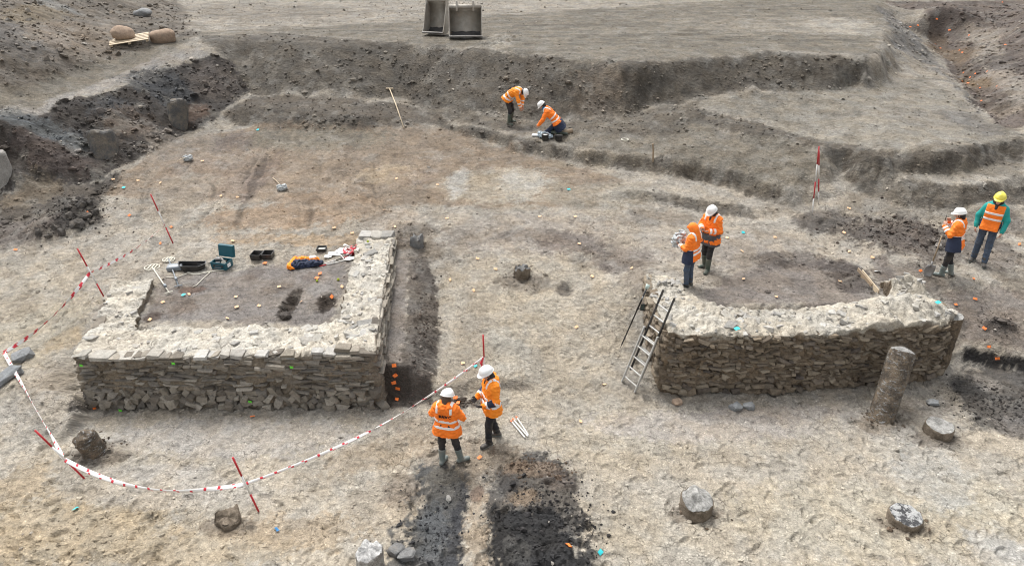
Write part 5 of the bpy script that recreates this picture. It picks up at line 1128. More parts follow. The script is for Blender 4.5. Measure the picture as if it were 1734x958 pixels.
def pile(px, py, r, h, label, tilt=(0, 0), seed=0, wrap=False, topmat=None, sidemat=None, rough=.12, jag=.05, name='pile_stump', sink=.25, pos=None, belly=1.0, dome=0.):
    p = pos if pos is not None else ghit(px, py); root = empty(name, p, label, 'pile', 'cut-off foundation piles'); root.rotation_euler = (tilt[0], tilt[1], 0)
    n, nh = 40, 26; th = np.linspace(0, 2*np.pi, n, endpoint=False); zz = np.linspace(-sink, h, nh); Vs = []
    for i, z in enumerate(zz):
        rr_ = r*(1+rough*fbm(np.cos(th)*1.5+seed, np.sin(th)*1.5+z*3.2, 4, 400+seed))*(1+(belly-1)*(1-z/h))
        if i == nh-1: rr_ = rr_*.93
        ztop = z+(jag*fbm(np.cos(th)*2+seed*3, np.sin(th)*2, 3, 430+seed) if i >= nh-2 else 0)
        Vs.append(np.column_stack([rr_*np.cos(th), rr_*np.sin(th), np.broadcast_to(ztop, th.shape)]))
    V_ = np.concatenate(Vs); id_ = np.arange(n*nh).reshape(nh, n); Qs = np.stack([id_[:-1], np.roll(id_[:-1], -1, 1), np.roll(id_[1:], -1, 1), id_[1:]], -1).reshape(-1, 4)
    obj('shaft', mesh_np('shaft', V_, Qs, sidemat or M_PILEB, True), root)
    ring = Vs[-1]; Tv = []; 
    for q in (1.0, .85, .65, .45, .25, .02):
        c = ring*[q, q, 1]; c[:, 2] = h+(ring[:, 2]-h)*q+jag*(.8*fbm(c[:, 0]/r*2.2+seed, c[:, 1]/r*2.2, 4, 470+seed)*(1-q*.6))+.004+dome*(1-q*q); Tv.append(c)
    T_ = np.concatenate(Tv); id2 = np.arange(len(T_)).reshape(6, n); Q2 = np.stack([id2[:-1], np.roll(id2[:-1], -1, 1), np.roll(id2[1:], -1, 1), id2[1:]], -1).reshape(-1, 4)
    obj('cut_top', mesh_np('cut_top', T_, Q2, topmat or M_PILE, True), root)
    if wrap:
        W_ = V_.copy(); W_[:, :2] *= 1.025; W_[:, :2] *= (1+.015*ridged(np.arctan2(W_[:, 1], W_[:, 0])*2+W_[:, 2]*5, W_[:, 2]*16, 3, 490))[:, None]
        cap = T_.copy(); cap[:, :2] *= 1.02; cap[:, 2] += .012
        obj('plastic_wrap', mesh_np('plastic_wrap', np.concatenate([W_, cap]), np.concatenate([Qs, Q2+len(W_)]), M_FILM, True), root)
    return root
base_ = ghit(1492, 706); topc = atY(1529, 594, base_.y+.55)
ax_ = (topc-base_); tl = ax_.length
col_ = pile(0, 0, .245, tl, 'tall round pile wrapped in clear film leaning in front of the right wall', seed=3, wrap=True, name='wrapped_pile', pos=base_, sink=.3, jag=.03, sidemat=M_COLUMN, topmat=mottled('pale_cap', (.16, .155, .145), (.36, .35, .33), 7, .4, .6), rough=.07, dome=.07)
col_.rotation_euler = ax_.to_track_quat('Z', 'Y').to_euler()
b2 = at(1596, 655, .0); b2.y += .35
c2 = pile(0, 0, .27, 1.38, 'tall round pile set into the right end of the rubble wall', seed=5, name='standing_pile', pos=Vector((9.52, 12.70, 0)), tilt=(R(-2), R(2)), jag=.05, sidemat=M_COLUMN, rough=.16)
pile(1587, 733, .27, .20, 'low grey round pile stump nearest the wrapped column', seed=7, topmat=M_PILE, jag=.03, rough=.06)
pile(1529, 884, .27, .18, 'mottled black and white round pile stump lowest on the right', seed=9, topmat=M_MOTT, jag=.05, rough=.07)
pile(1178, 862, .29, .24, 'pale pile stump with a broken cone top, lower middle right', seed=11, jag=.10, rough=.1, dome=.10)
pile(628, 962, .21, .36, 'whitish broken pile stump cut by the bottom edge of the picture', seed=13, jag=.14, rough=.2, dome=.08, topmat=mottled('white_pile_top', (.34, .335, .325), (.62, .61, .59), 6, .4, .6), sidemat=mottled('pale_side', (.22, .2, .175), (.45, .43, .39), 5, .4, .6))
pile(160, 764, .20, .42, 'clay caked pile stump under crumpled film below the left wall', seed=15, jag=.08, rough=.16, dome=.08, tilt=(R(6), R(-10)), wrap=True, sidemat=M_COLUMN, topmat=M_COLUMN)
pile(388, 884, .21, .13, 'ragged brown pile stump below the left wall by the slack tape', seed=17, jag=.11, rough=.25, topmat=M_PILEB)
pile(884, 468, .20, .24, 'dark broken pile stump in the open ground between the two walls', seed=19, jag=.12, rough=.25, topmat=M_PILEK)
pile(706, 414, .17, .24, 'grey pile stump behind the far end of the left wall', seed=21, jag=.2, rough=.4, topmat=M_PILEK, sidemat=M_PILEK)

# ---------------------------------------------------------------- boulders, blocks, clay lumps
def rock(p, size, rot, label, cat='boulder', seed=0, mat=None, name='boulder', group=None, rough=.2, sub=3, sink=.25, ang=0, flat=False):
    if name in ('fallen_stone', 'clay_lump', 'stone_block'): flat = True; sub = 2; sink = max(sink, .34); size = tuple(q*.88 for q in size)
    b = bmesh.new(); bmesh.ops.create_icosphere(b, subdivisions=sub, radius=1); V_ = np.array([v.co[:] for v in b.verts]); b.verts.index_update(); F_ = np.array([[v.index for v in f.verts] for f in b.faces]); b.free()
    if ang: V_ = np.sign(V_)*np.abs(V_)**ang
    d = 1+rough*(fbm(V_[:, 0]*1.3+V_[:, 2]*.8+seed*3.3, V_[:, 1]*1.3-V_[:, 2]*1.1, 4, 600+seed))+(.10*np.random.default_rng(seed).normal(size=len(V_)) if flat else 0)
    V_ = V_*d[:, None]*np.array(size)
    if mat is None: mat = M_ROCK
    o = obj(name, mesh_np(name, V_, F_, mat, not flat)); o.location = Vector(p)+Vector((0, 0, size[2]*(1-2*sink))); o.rotation_euler = rot; return tag(o, label, cat, group)
M_ROCK = stone_material('boulder_stone', [(.30, .22, .16), (.36, .27, .20)]); M_ROCKG = stone_material('grey_block', [(.20, .21, .215), (.27, .275, .275)]); M_ROCKD = stone_material('clay_lump', [(.055, .05, .046), (.10, .09, .08)])
pp = ghit(221, 72)
pal = empty('pallet', pp+Vector((0, 0, .03)), 'pale wooden pallet of slats tilted on the upper left spoil', 'pallet', rz=R(22)); pal.rotation_euler = (R(8), R(-6), R(22))
for k in range(5): m = MB(); m.box((0, -.42+.21*k, .115), (1.5, .13, .025), ch=.004); m.build('slat', M_WOODP, pal)
for k in (-.68, 0, .68): m = MB(); m.box((k, 0, .06), (.1, .95, .08), ch=.004); m.build('bearer', M_WOODP, pal)
rock(pp+Vector((-.22, .05, .15)), (.38, .28, .25), (.1, 0, .3), 'pinkish boulder lying on the wooden pallet', seed=1, sink=.12, rough=.55, ang=.8)
rock(ghit(277, 70), (.48, .34, .27), (0, -.1, .35), 'smooth tan boulder beside the pallet', seed=2, rough=.32, sink=.2, ang=.7)
rock(ghit(243, 27), (.42, .3, .22), (0, 0, .1), 'dark grey rock on the slope above the pallet', seed=3, mat=M_ROCKG, rough=.4)
rock(ghit(38, 606), (.24, .15, .12), (.15, -.2, .6), 'blue grey squared block holding down the tape corner', 'stone', 4, M_ROCKG, 'stone_block', rough=.16, ang=.4)
rock(ghit(12, 640), (.18, .34, .11), (.2, 0, -.5), 'long flat grey slab at the left edge under the tape corner', 'stone', 5, M_ROCKG, 'stone_block', rough=.18, ang=.4)
rock(ghit(1246, 692), (.14, .12, .10), (.1, .2, .5), 'left of two angular grey stones fallen before the right wall', 'stone', 6, M_ROCKG, 'fallen_stone', rough=.32, ang=.42)
rock(ghit(1267, 690), (.13, .10, .09), (.1, -.1, -.3), 'right of two angular grey stones fallen before the right wall', 'stone', 7, M_ROCKG, 'fallen_stone', rough=.32, ang=.42)
rock(ghit(1147, 683), (.11, .09, .07), (.1, -.1, .3), 'small pale stone at the left foot of the right wall', 'stone', 8, None, 'fallen_stone', rough=.32, ang=.42)
rock(ghit(1580, 682), (.16, .10, .05), (0, .1, .2), 'flat pale stone right of the wrapped column', 'stone', 9, M_ROCKG, 'fallen_stone', rough=.2, ang=.7)
rock(ghit(672, 935), (.14, .12, .10), (0, .1, .9), 'dark grey stone at the bottom edge left of the charcoal', 'stone', 10, M_PILEK, 'fallen_stone', rough=.32, ang=.42)
rock(ghit(687, 942), (.17, .13, .10), (0, .1, .2), 'larger dark grey stone touching the charcoal spread', 'stone', 11, M_PILEK, 'fallen_stone', rough=.32, ang=.42)
rock(ghit(760, 845), (.05, .09, .03), (0, .1, .3), 'small whitish stone on the grey charcoal patch', 'stone', 12, M_ST, 'fallen_stone', rough=.25, ang=.7)
for i, (x_, y_, s_) in enumerate(((130, 382, .24), (147, 368, .18), (114, 352, .15), (162, 362, .14), (138, 350, .16), (66, 394, .14), (105, 396, .15), (82, 402, .12), (152, 347, .11), (118, 368, .13), (92, 386, .12), (155, 378, .12))):
    rock(ghit(x_, y_), (s_, s_*.8, s_*.65), (.3*i, .2*i, i), 'dark wet clay lump tumbled at the foot of the left pit side', 'clay lump', 20+i, M_ROCKD, 'clay_lump', 'dark clay lumps at the left pit side', rough=.75, sink=.32, ang=.75)
# concrete stumps sticking out of the left pit side
M_CONC = mottled('old_pile_face', (.085, .083, .08), (.175, .148, .115), 3.5, .42, .62); M_CONCP = mottled('pale_pile_face', (.26, .245, .22), (.38, .36, .33), 3, .4, .62)
for (x_, y_, r_, h_, tl_, lb, mt_, sd_) in ((294, 216, .36, .95, (R(-16), R(4)), 'smooth dark round pile standing out of the left pit side, rightmost there', M_CONC, 41), (168, 272, .42, .9, (R(-20), R(-8)), 'brown-grey round pile in the middle of the left pit side', M_CONC, 42), (-4, 322, .36, 1.1, (R(-6), R(-8)), 'pale round pile at the left edge of the picture', M_CONCP, 43)):
    pile(0, 0, r_, h_, lb, tl_, sd_, sidemat=mt_, topmat=mt_, rough=.1, jag=.12, pos=hit(x_, y_)+Vector((0, r_*.95, -.1)), dome=.06)

# ---------------------------------------------------------------- excavator buckets
def bucket(px, py, w, h, dep, rz, label, pipe):
    p = ghit(px, py); root = empty('excavator_bucket', p+Vector((0, 0, .06)), label, 'bucket', 'excavator buckets on the far terrace', rz); root.rotation_euler = (R(-11), 0, rz)
    prof = [(-.30, .03), (-.05, .0), (.25, .04), (.48, .20), (.60, .48), (.58, .78), (.45, 1.0), (.22, 1.12)]
    prof = [(a*dep, b*h) for a, b in prof]; t = .03
    m = MB(); n = len(prof); V_ = [(sx*(w/2-.04), a, b) for sx in (-1, 1) for a, b in prof]; m.add(V_, [(i, i+1, n+i+1, n+i) for i in range(n-1)])
    o = m.build('shell', M_GREYMET, root, True); md = o.modifiers.new('t', 'SOLIDIFY'); md.thickness = t
    for sx in (-1, 1):
        m = MB(); pr = [(-.33*dep, .0)]+prof[1:]+[(.10*dep, 1.15*h), (-.02*dep, .78*h), (-.16*dep, .34*h)]
        k = len(pr); m.add([(sx*(w/2-.035+.035*q), a, b) for q in (0, 1) for a, b in pr], [tuple(range(k)), tuple(k+i for i in range(k))[::-1]]+[(i, (i+1) % k, (i+1) % k+k, i+k) for i in range(k)])
        m.build('side_plate', M_GREYMET, root)
    m = MB(); m.box((0, -.30*dep, .03*h), (w, .14, .05), Matrix.Rotation(.06, 3, 'X'), .008); m.build('cutting_edge', M_STEEL, root)
    m = MB()
    if pipe: m.tube([(-w/2+.02, .17*dep, 1.14*h), (w/2-.02, .17*dep, 1.14*h)], .085, 12)
    else: m.box((0, .17*dep, 1.14*h), (w-.06, .16, .13), ch=.02)
    m.build('top_beam', M_GREYMET, root, pipe)
    for sx in ((-.26, .26) if pipe else (-.5, .5)):
        m = MB(); cx = sx*w*(.95 if pipe else .93); pts = [(.30, 1.02), (.32, 1.22), (.22, 1.36), (.10, 1.34), (.06, 1.12), (.10, .98)]; k = len(pts)
        m.add([(cx+q*.04, a*dep, b*h) for q in (-1, 1) for a, b in pts], [tuple(range(k)), tuple(k+i for i in range(k))[::-1]]+[(i, (i+1) % k, (i+1) % k+k, i+k) for i in range(k)]); m.build('ear', M_GREYMET, root)
    m = MB(); V_ = []; a0 = prof[1:4]
    for i, (a, b) in enumerate(a0):
        for j in range(9): V_.append((-(w/2-.09)+(w-.18)*j/8, a-.04, b+.045+.02*math.sin(j*2.1+i)))
    m.add(V_, [(i*9+j, i*9+j+1, i*9+j+10, i*9+j+9) for i in range(2) for j in range(8)]); m.build('scoured_lining', M_DARKST, root, True)
    return root
bucket(789, 66, 1.45, 1.10, .95, R(3), 'wide excavator bucket on the right of the pair', True)
bucket(737, 60, .98, 1.25, 1.05, R(-14), 'narrow excavator bucket on the left of the pair', False)

# ---------------------------------------------------------------- ranging poles and barrier tape
M_RED = plain('pole_red', (.48, .022, .03), .45, .12, 20); M_PW = plain('pole_white', (.74, .73, .70), .45, .08, 20, dirt=.3, dirtcol=(.5, .46, .4))
def rpole(bx, by, tx, ty, label, dY=0, r=.017, first=0, nb=None):
    b = ghit(bx, by); t = atY(tx, ty, b.y+dY); d = t-b; n_ = d.normalized(); Ln = d.length
    root = empty('ranging_pole', b, label, 'pole', 'red and white ranging poles'); k = nb or max(2, round(Ln/.5)); seg = Ln/k
    m = MB(); m.tube([-n_*.12, (0, 0, 0), n_*.02], [.002, .010, r], 8); m.build('spike', M_STEEL, root, True)
    for i in range(k):
        m = MB(); m.tube([n_*(seg*i), n_*(seg*(i+1))], r, 10); m.build('band', M_RED if (k-1-i) % 2 == first else M_PW, root, True)
    return b, n_, Ln
A = rpole(293, 412, 255, 329, 'leaning red and white pole behind the wall, farthest of the taped poles')
B_ = rpole(179, 508, 131, 421, 'leaning red and white pole at the back corner of the left wall')
Cp = rpole(143, 810, 59, 728, 'strongly tilted pole at the lower left turn of the tape', nb=3)
Dp = rpole(438, 866, 394, 774, 'leaning pole at the lower middle of the tape below the left wall', nb=3)
Ep = rpole(821, 640, 818, 567, 'upright pole ending the tape behind the man in amber', nb=2)
Fp = rpole(1375, 364, 1387, 248, 'left leg of the crossed pair of poles on the right', dY=.0)
Gp = rpole(1386, 346, 1387, 256, 'right leg of the crossed pair of poles on the right', dY=-.55)
tp_ = bpy.data.objects.new('barrier_tape', None); COL.objects.link(tp_); tp_.location = B_[0]; tag(tp_, 'red and white barrier tape strung between the leaning poles around the left wall', 'tape')
M_TR = plain('tape_red', (.62, .03, .05), .4, .1, 8); M_TW = plain('tape_white', (.80, .78, .75), .4, .08, 8)
def span(a, b, sag, seed, red=.5, w=.075, side=(0, 0), rnd=None):
    a, b = Vector(a), Vector(b); n = max(int((b-a).length/.05), 8); V_, Fq, mi = [], [], []; rr = random.Random(seed); ph = rr.random()*6
    for i in range(n+1):
        t = i/n; p = a.lerp(b, t)+Vector((side[0]*math.sin(math.pi*t), side[1]*math.sin(math.pi*t), -sag*4*t*(1-t))); tw = ph+2.2*math.sin(t*5+ph)+t*3
        dv = (b-a).normalized(); u = dv.cross(Vector((0, 0, 1))).normalized(); v = u.cross(dv); e = (u*math.cos(tw)*.6+v*(.55+.45*math.sin(tw))).normalized()*w/2
        for q in (-1, -.35, .35, 1): V_.append(p+e*q+u*.006*math.sin(q*3+tw)-tp_.location)
    for i in range(n):
        for q in range(3):
            Fq.append((i*4+q, i*4+q+1, i*4+q+5, i*4+q+4)); s_ = (i*.05*1.0+q*.02) % .26; mi.append(0 if s_ < .26*red else 1)
    m = MB(); m.add(V_, Fq); m.m = mi; o = m.build('tape_span', [M_TR, M_TW], tp_, True); md = o.modifiers.new('t', 'SOLIDIFY'); md.thickness = .0015
pt = lambda q, f: q[0]+q[1]*q[2]*f
kn = ghit(10, 604)+Vector((0, 0, .12))
span(pt(A, .38), pt(B_, .55), .12, 1, .30, w=.055); span(pt(B_, .55), kn, .18, 2, .36); span(kn, pt(Cp, .42), .05, 3, .10); span(pt(Cp, .40), pt(Dp, .52), .16, 4, .12, side=(0, -.26), w=.075); span(pt(Dp, .52), pt(Ep, .50), .30, 5, .18, w=.05)
m = MB(); m.tube([pt(Ep, .5)-tp_.location+Vector((-.02, -.02, 0)), pt(Ep, .5)-tp_.location+Vector((-.06, -.06, -.12)), pt(Ep, .5)-tp_.location+Vector((-.03, -.09, -.22))], [.02, .03, .012], 6); m.build('loose_end', M_TR, tp_)

# ---------------------------------------------------------------- kit left inside the left wall
M_TEALB = plain('teal_case', (.006, .085, .115), .4, .12, 12); M_BLKP = plain('black_plastic', (.013, .013, .014), .4, .2, 12, dirt=.2); M_GREYP = plain('grey_plastic', (.20, .22, .24), .45, .15, 12); M_CREAM = plain('cream_plastic', (.60, .57, .48), .4, .1, 12); M_PAPER = plain('paper', (.78, .78, .77), .7, .05, 8)
def opentray(m, w, d, h, t=.012, taper=.9, c=(0, 0, 0), mi=0):
    x, y = w/2, d/2; X, Y = x*taper, y*taper; cx, cy, cz = c
    o = [(-X, -Y, 0), (X, -Y, 0), (X, Y, 0), (-X, Y, 0), (-x, -y, h), (x, -y, h), (x, y, h), (-x, y, h)]
    i = [(-X+t, -Y+t, t), (X-t, -Y+t, t), (X-t, Y-t, t), (-X+t, Y-t, t), (-x+t, -y+t, h), (x-t, -y+t, h), (x-t, y-t, h), (-x+t, y-t, h)]
    m.add([(a+cx, b+cy, c_+cz) for a, b, c_ in o+i], [(0, 3, 2, 1), (0, 1, 5, 4), (1, 2, 6, 5), (2, 3, 7, 6), (3, 0, 4, 7), (8, 9, 10, 11), (8, 12, 13, 9), (9, 13, 14, 10), (10, 14, 15, 11), (11, 15, 12, 8), (4, 5, 13, 12), (5, 6, 14, 13), (6, 7, 15, 14), (7, 4, 12, 15)], mi)
p = ghit(377, 452); tb = empty('tool_case', p, 'teal plastic tool case with raised lid full of tools', 'tool case', rz=R(-14))
m = MB(); opentray(m, .44, .32, .19, .014, .95); m.build('case', M_TEALB, tb)
m = MB(); opentray(m, .44, .32, .085, .012, .94); lid = m.build('lid', M_TEALB, tb); lid.location = (0, .17, .20); lid.rotation_euler = (R(-100), 0, 0); lid.location = (0, .235, .345)
for k in range(4): m = MB(); m.box((-.15+.1*k, 0, .016), (.012, .26, .01)); m.build('lid_rib', M_TEALB, lid)
m = MB(); m.box((-.12, -.166, .10), (.05, .014, .06), ch=.004); m.box((.12, -.166, .10), (.05, .014, .06), ch=.004); m.build('latches', M_BLKP, tb)
m = MB(); m.tube([(-.08, -.16, .13), (-.07, -.185, .14), (.07, -.185, .14), (.08, -.16, .13)], .010, 6); m.build('handle', M_BLKP, tb)
m = MB(); m.tube([(-.18, .03, .19), (-.02, .05, .21)], .045, 10); m.tube([(-.02, .05, .21), (.06, .02, .17)], .03, 8); m.build('grinder', M_STEEL, tb, True)
m = MB(); m.tube([(.10, -.05, .17), (.13, -.08, .19)], .055, 16); m.build('disc', M_CREAM, tb); m = MB(); m.tube([(-.1, -.08, .15), (.02, -.06, .16)], .03, 8); m.box((.06, .06, .14), (.1, .08, .06), ch=.01); m.build('tools', M_BLKP, tb)
m = MB(); m.box((.224, -.02, .10), (.004, .13, .10)); m.build('sticker', M_PAPER, tb)
m = MB(); m.box((-.02, -.1625, .055), (.20, .004, .028)); m.build('logo_strip', M_GREYP, tb)
# black bag tray
p = ghit(326, 456); m = MB(); pts = [(-.36, .13), (.33, .16), (.36, .0), (.22, -.15), (-.2, -.18), (-.33, -.02)]
V_ = []; n = len(pts)
for z_, f_ in ((0, .82), (.15, 1.0), (.15, .93), (.03, .78)): V_ += [(a*f_, b*f_, z_+(.03 if a < 0 and z_ > .1 else 0)) for a, b in pts]
m.add(V_, [tuple(range(n))[::-1]]+[(r_*n+i, r_*n+(i+1) % n, (r_+1)*n+(i+1) % n, (r_+1)*n+i) for r_ in range(3) for i in range(n)]+[tuple(3*n+i for i in range(n))]); m.tube([(.1, .1, .08), (.3, .02, .12)], .015, 6); m.tube([(-.2, 0, .06), (.0, -.06, .07)], .02, 6)
put('tool_bag', m, M_BLKP, p, 'open black tool bag left of the teal case', 'bag', R(4))
p = ghit(297, 456); db = empty('detector_case', p, 'low grey electronics box left of the black bag', 'box', rz=R(12))
m = MB(); m.box((0, 0, .06), (.36, .24, .11), ch=.015); m.build('housing', M_GREYP, db); m = MB(); m.box((.0, -.03, .117), (.22, .06, .01), ch=.002); m.build('panel', M_PAPER, db)
# metal detectors
def detector(cx, cy, hx, hy, label, coilr, rz, mat):
    c = ghit(cx, cy); h_ = ghit(hx, hy); root = empty('metal_detector', c, label, 'detector', 'metal detectors inside the left wall'); d = h_-c
    m = MB(); m.tube([(coilr*math.cos(a)*1.15, coilr*math.sin(a), .03) for a in np.linspace(0, 2*math.pi, 25)], .014, 6, cap=False); 
    for q in (-.5, 0, .5): m.box((q*coilr, 0, .03), (.035, 1.7*coilr*math.sqrt(1-q*q*.8), .012))
    m.build('search_coil', M_CREAM, root, True)
    m = MB(); m.tube([(0, 0, .04), d*.5+Vector((0, 0, .05)), d+Vector((0, 0, .05))], .017, 8); m.build('shaft', mat, root, True)
    u = d.normalized(); s_ = u.cross(Vector((0, 0, 1))); m = MB(); m.tube([d+Vector((0, 0, .05))-s_*.09, d+Vector((0, 0, .05))+s_*.09], .018, 8); m.build('arm_rest', mat, root, True)
    m = MB(); m.box(d*.8+Vector((0, 0, .085)), (.06, .12, .07), rotz(math.atan2(u.y, u.x)-math.pi/2), .01); m.build('control_box', M_GREYP, root)
detector(258, 454, 287, 498, 'cream metal detector with square coil, leftmost of the kit', .16, 0, M_CREAM)
detector(286, 441, 303, 487, 'grey metal detector with round spoked coil by the grey box', .13, 0, M_GREYP)
m = MB(); c = ghit(300, 494)
cbp = [ghit(a, b)+Vector((0, 0, .015)) for a, b in ((281, 470), (300, 471), (318, 464), (335, 466), (352, 462), (368, 459), (384, 458))]
m.tube([q-cbp[0] for q in cbp], .011, 6); put('cable', m, M_CREAM, cbp[0], 'cream cable running from the teal case to the detectors', 'cable', smooth=True)
cbp = [ghit(a, b)+Vector((0, 0, .015)) for a, b in ((315, 460), (328, 464), (345, 462), (360, 459))]
m = MB(); m.tube([q-cbp[0] for q in cbp], .011, 6); put('cable', m, M_CREAM, cbp[0], 'short cream cable looped in front of the black bag', 'cable', smooth=True)
cbp = [ghit(a, b)+Vector((0, 0, .02)) for a, b in ((326, 487), (333, 484), (344, 473), (357, 461))]
m = MB(); m.tube([q-cbp[0] for q in cbp], .011, 6); put('measuring_stick', m, M_CREAM, cbp[0], 'cream stick pointing at the teal case from below', 'stick', smooth=True)
# trays, coat, papers
for (x_, y_, lb, rz_) in ((436, 437, 'left of the two joined black crates with a white slip inside', R(-4)), (455, 436, 'right of the two joined black crates', R(2))):
    p = ghit(x_, y_); c_ = empty('crate', p, lb, 'crate', 'black crates inside the left wall', rz_); m = MB(); opentray(m, .27, .30, .15, .012, .88); m.build('tub', M_BLKP, c_)
    m = MB(); m.box((-.02, .0, .03), (.12, .10, .006), rotz(.3)); m.build('slip', M_PAPER if x_ < 440 else M_GREYP, c_)
p = ghit(545, 424); c_ = empty('find_tray', p, 'small dark tray of pale finds behind the folded jacket', 'tray', rz=R(3)); m = MB(); opentray(m, .25, .24, .09, .012, .9); m.build('tub', plain('tray_dark', (.03, .032, .03), .5), c_); m = MB(); m.box((0, 0, .03), (.19, .18, .03), ch=.01); m.build('finds', plain('pale_finds', (.5, .5, .47), .8, .4, 60, bmp=1), c_)
p = ghit(513, 450); jc = empty('folded_jacket', p, 'orange work jacket with navy lining dropped on the ground', 'jacket', rz=R(6))
V_, F_ = surf([cone((-.30, -.10, .05), (-.22, .16, .07), .09, .10), cone((-.22, .18, .06), (.30, .20, .06), .10, .09), cone((-.3, -.12, .04), (-.22, -.16, .03), .06, .05), cone((-.05, .12, .12), (.1, .18, .12), .07, .05)], .014, [((0, 0, 0), (0, 0, -1))], wr=.018); obj('outer', mesh_np('outer', V_, F_, M_AMBER), jc)
V_, F_ = surf([cone((-.2, -.08, .04), (.35, -.02, .05), .11, .08), cone((-.15, .04, .07), (.45, .08, .05), .10, .06), cone((-.22, -.1, .06), (-.1, .08, .08), .07, .06)], .014, [((0, 0, 0), (0, 0, -1))], wr=.022); obj('lining', mesh_np('lining', V_, F_, M_NAVY), jc)
V_, F_ = surf([cone((.20, .20, .12), (.20, .24, .02), .055, .05), cone((.28, .21, .12), (.28, .25, .02), .05, .05)], .012, [((0, 0, 0), (0, 0, -1))], .01); obj('reflective_band', mesh_np('reflective_band', V_, F_, M_BAND), jc)
for i, (x_, y_, w_, d_, rz_, lb) in enumerate(((566, 431, .30, .24, R(8), 'largest white paper sheet beside the folded jacket'), (578, 426, .24, .30, R(-18), 'white paper sheet nearest the heap of tape'), (556, 436, .2, .16, R(12), 'small white paper sheet next to the jacket sleeve'), (594, 440, .26, .16, R(14), 'white paper sheet at the foot of the right wall arm'))):
    p = ghit(x_, y_); m = MB(); V_ = [((a/4-.5)*w_, (b/3-.5)*d_, .012+.012*math.sin(a*1.3+b+i)) for b in range(4) for a in range(5)]; m.add(V_, [(b*5+a, b*5+a+1, b*5+a+6, b*5+a+5) for b in range(3) for a in range(4)]); o = put('paper_sheet', m, M_PAPER, p+Vector((0, 0, .02+.006*i)), lb, 'paper', rz_); md = o.modifiers.new('t', 'SOLIDIFY'); md.thickness = .002
p = ghit(597, 428); th_ = empty('tape_heap', p, 'crumpled heap of red and white tape by the right wall arm', 'tape'); rr = random.Random(5)
for col_i, mt in ((0, M_TR), (1, M_TW)):
    m = MB()
    for k in range(22):
        a = rr.uniform(0, 6.28); c = Vector((rr.gauss(0, .10), rr.gauss(0, .09), rr.uniform(.02, .13))); V_ = []; ta = rr.uniform(0, 6.28); e = Vector((rr.uniform(-1, 1), rr.uniform(-1, 1), rr.uniform(-.4, 1))).normalized()*.03
        for j in range(6): q = c+Vector((math.cos(a+j*.7), math.sin(a+j*.7), .4*math.sin(j+ta)))*.07; q.z = max(q.z, .01); V_ += [q-e, q+e]
        m.add(V_, [(2*j, 2*j+1, 2*j+3, 2*j+2) for j in range(5)])
    o = m.build('red_strips' if not col_i else 'white_strips', mt, th_, True); o['kind'] = 'stuff'; md = o.modifiers.new('t', 'SOLIDIFY'); md.thickness = .002
def lying(a, b, label, mats, r=.014, name='marking_rod', z=.02, group=None, n=4, cat='rod'):
    p0 = ghit(*a)+Vector((0, 0, z)); p1 = ghit(*b)+Vector((0, 0, z)); root = empty(name, p0, label, cat, group); d = p1-p0
    for i in range(n): m = MB(); m.tube([d*(i/n), d*((i+1)/n)], r, 8); m.build('segment', mats[i] if i < len(mats) else mats[-1], root, True)
lying((541, 452), (588, 441), 'white rod with red foot lying below the papers', [M_RED, M_PW, M_PW, M_PW]); lying((548, 448), (590, 435), 'white and dark staff lying next to the folded jacket', [M_PW, M_PW, M_BLKP, M_RED]); lying((576, 432), (584, 441), 'short white rod lying across the papers', [M_PW], n=2)
M_ORT = plain('rod_orange', (.75, .16, .05), .5, .1, 10)
for a, b, lb in (((865, 713), (889, 742), 'leftmost of three white rods with orange tips on the ground'), ((868, 710), (894, 740), 'middle of three white rods with orange tips on the ground'), ((874, 706), (895, 738), 'rightmost of three white rods with orange tips on the ground')): lying(a, b, lb, [M_ORT]+[M_PW]*9, .016, group='white rods by the man in amber', n=10)
for x_, y_, lb, r_ in ((537, 477, 'yellow green ball beside the orange tags', .032), (573, 475, 'bright green ball on the floor near the right wall arm', .036), (627, 413, 'yellow green ball on the far end of the right wall arm', .034)):
    p = ghit(x_, y_) if y_ > 450 else Vector((-3.85, 16.55, 1.345)); V_, F_ = surf([ellip((0, 0, r_*.8), (r_, r_, r_*.85)), cone((0, 0, r_*1.5), (0, 0, r_*1.75), r_*.3)], .008); o = obj('marker_ball', mesh_np('marker_ball', V_, F_, plain('lime', (.36, .42, .03), .4))); o.location = p; tag(o, lb, 'marker', 'green marker balls')
# rake, stakes, boards, small items at the far ledge
a_ = ghit(684, 219); b_ = ghit(660, 153); rk = empty('rake', a_, 'long wooden-handled rake lying on the far bank slope', 'rake'); d = b_-a_
m = MB(); m.tube([Vector((0, 0, .05)), d*.5+Vector((0, 0, .12)), d+Vector((0, 0, .06))], .022, 7); m.build('handle', M_WOODP, rk, True); m = MB(); m.box(d+Vector((0, 0, .06)), (.30, .05, .06), ch=.008); m.build('head', M_WOODP, rk)
a_ = ghit(1106, 273); m = MB(); m.tube([(0, 0, -.1), (-.03, 0, .35), (-.07, 0, .58)], .028, 7); put('stake', m, M_WOOD, a_, 'dark wooden stake driven in the ledge behind the pale patches', 'stake')
bd = [((1459, 463), (1487, 497), 'pale thin board edging the dark cut on the right plateau'), ((1452, 459), (1475, 487), 'second weathered board inside the dark cut on the right plateau')]
for i, (q0, q1, lb) in enumerate(bd):
    a_ = ghit(*q0); b_ = ghit(*q1); d = b_-a_; m = MB(); Mx = rotz(math.atan2(d.y, d.x)); m.box((0, 0, .03), (d.length, .022, .14), Mx, .003); put('board', m, M_WOODP if i == 0 else M_WOOD, (a_+b_)/2, lb, 'board')
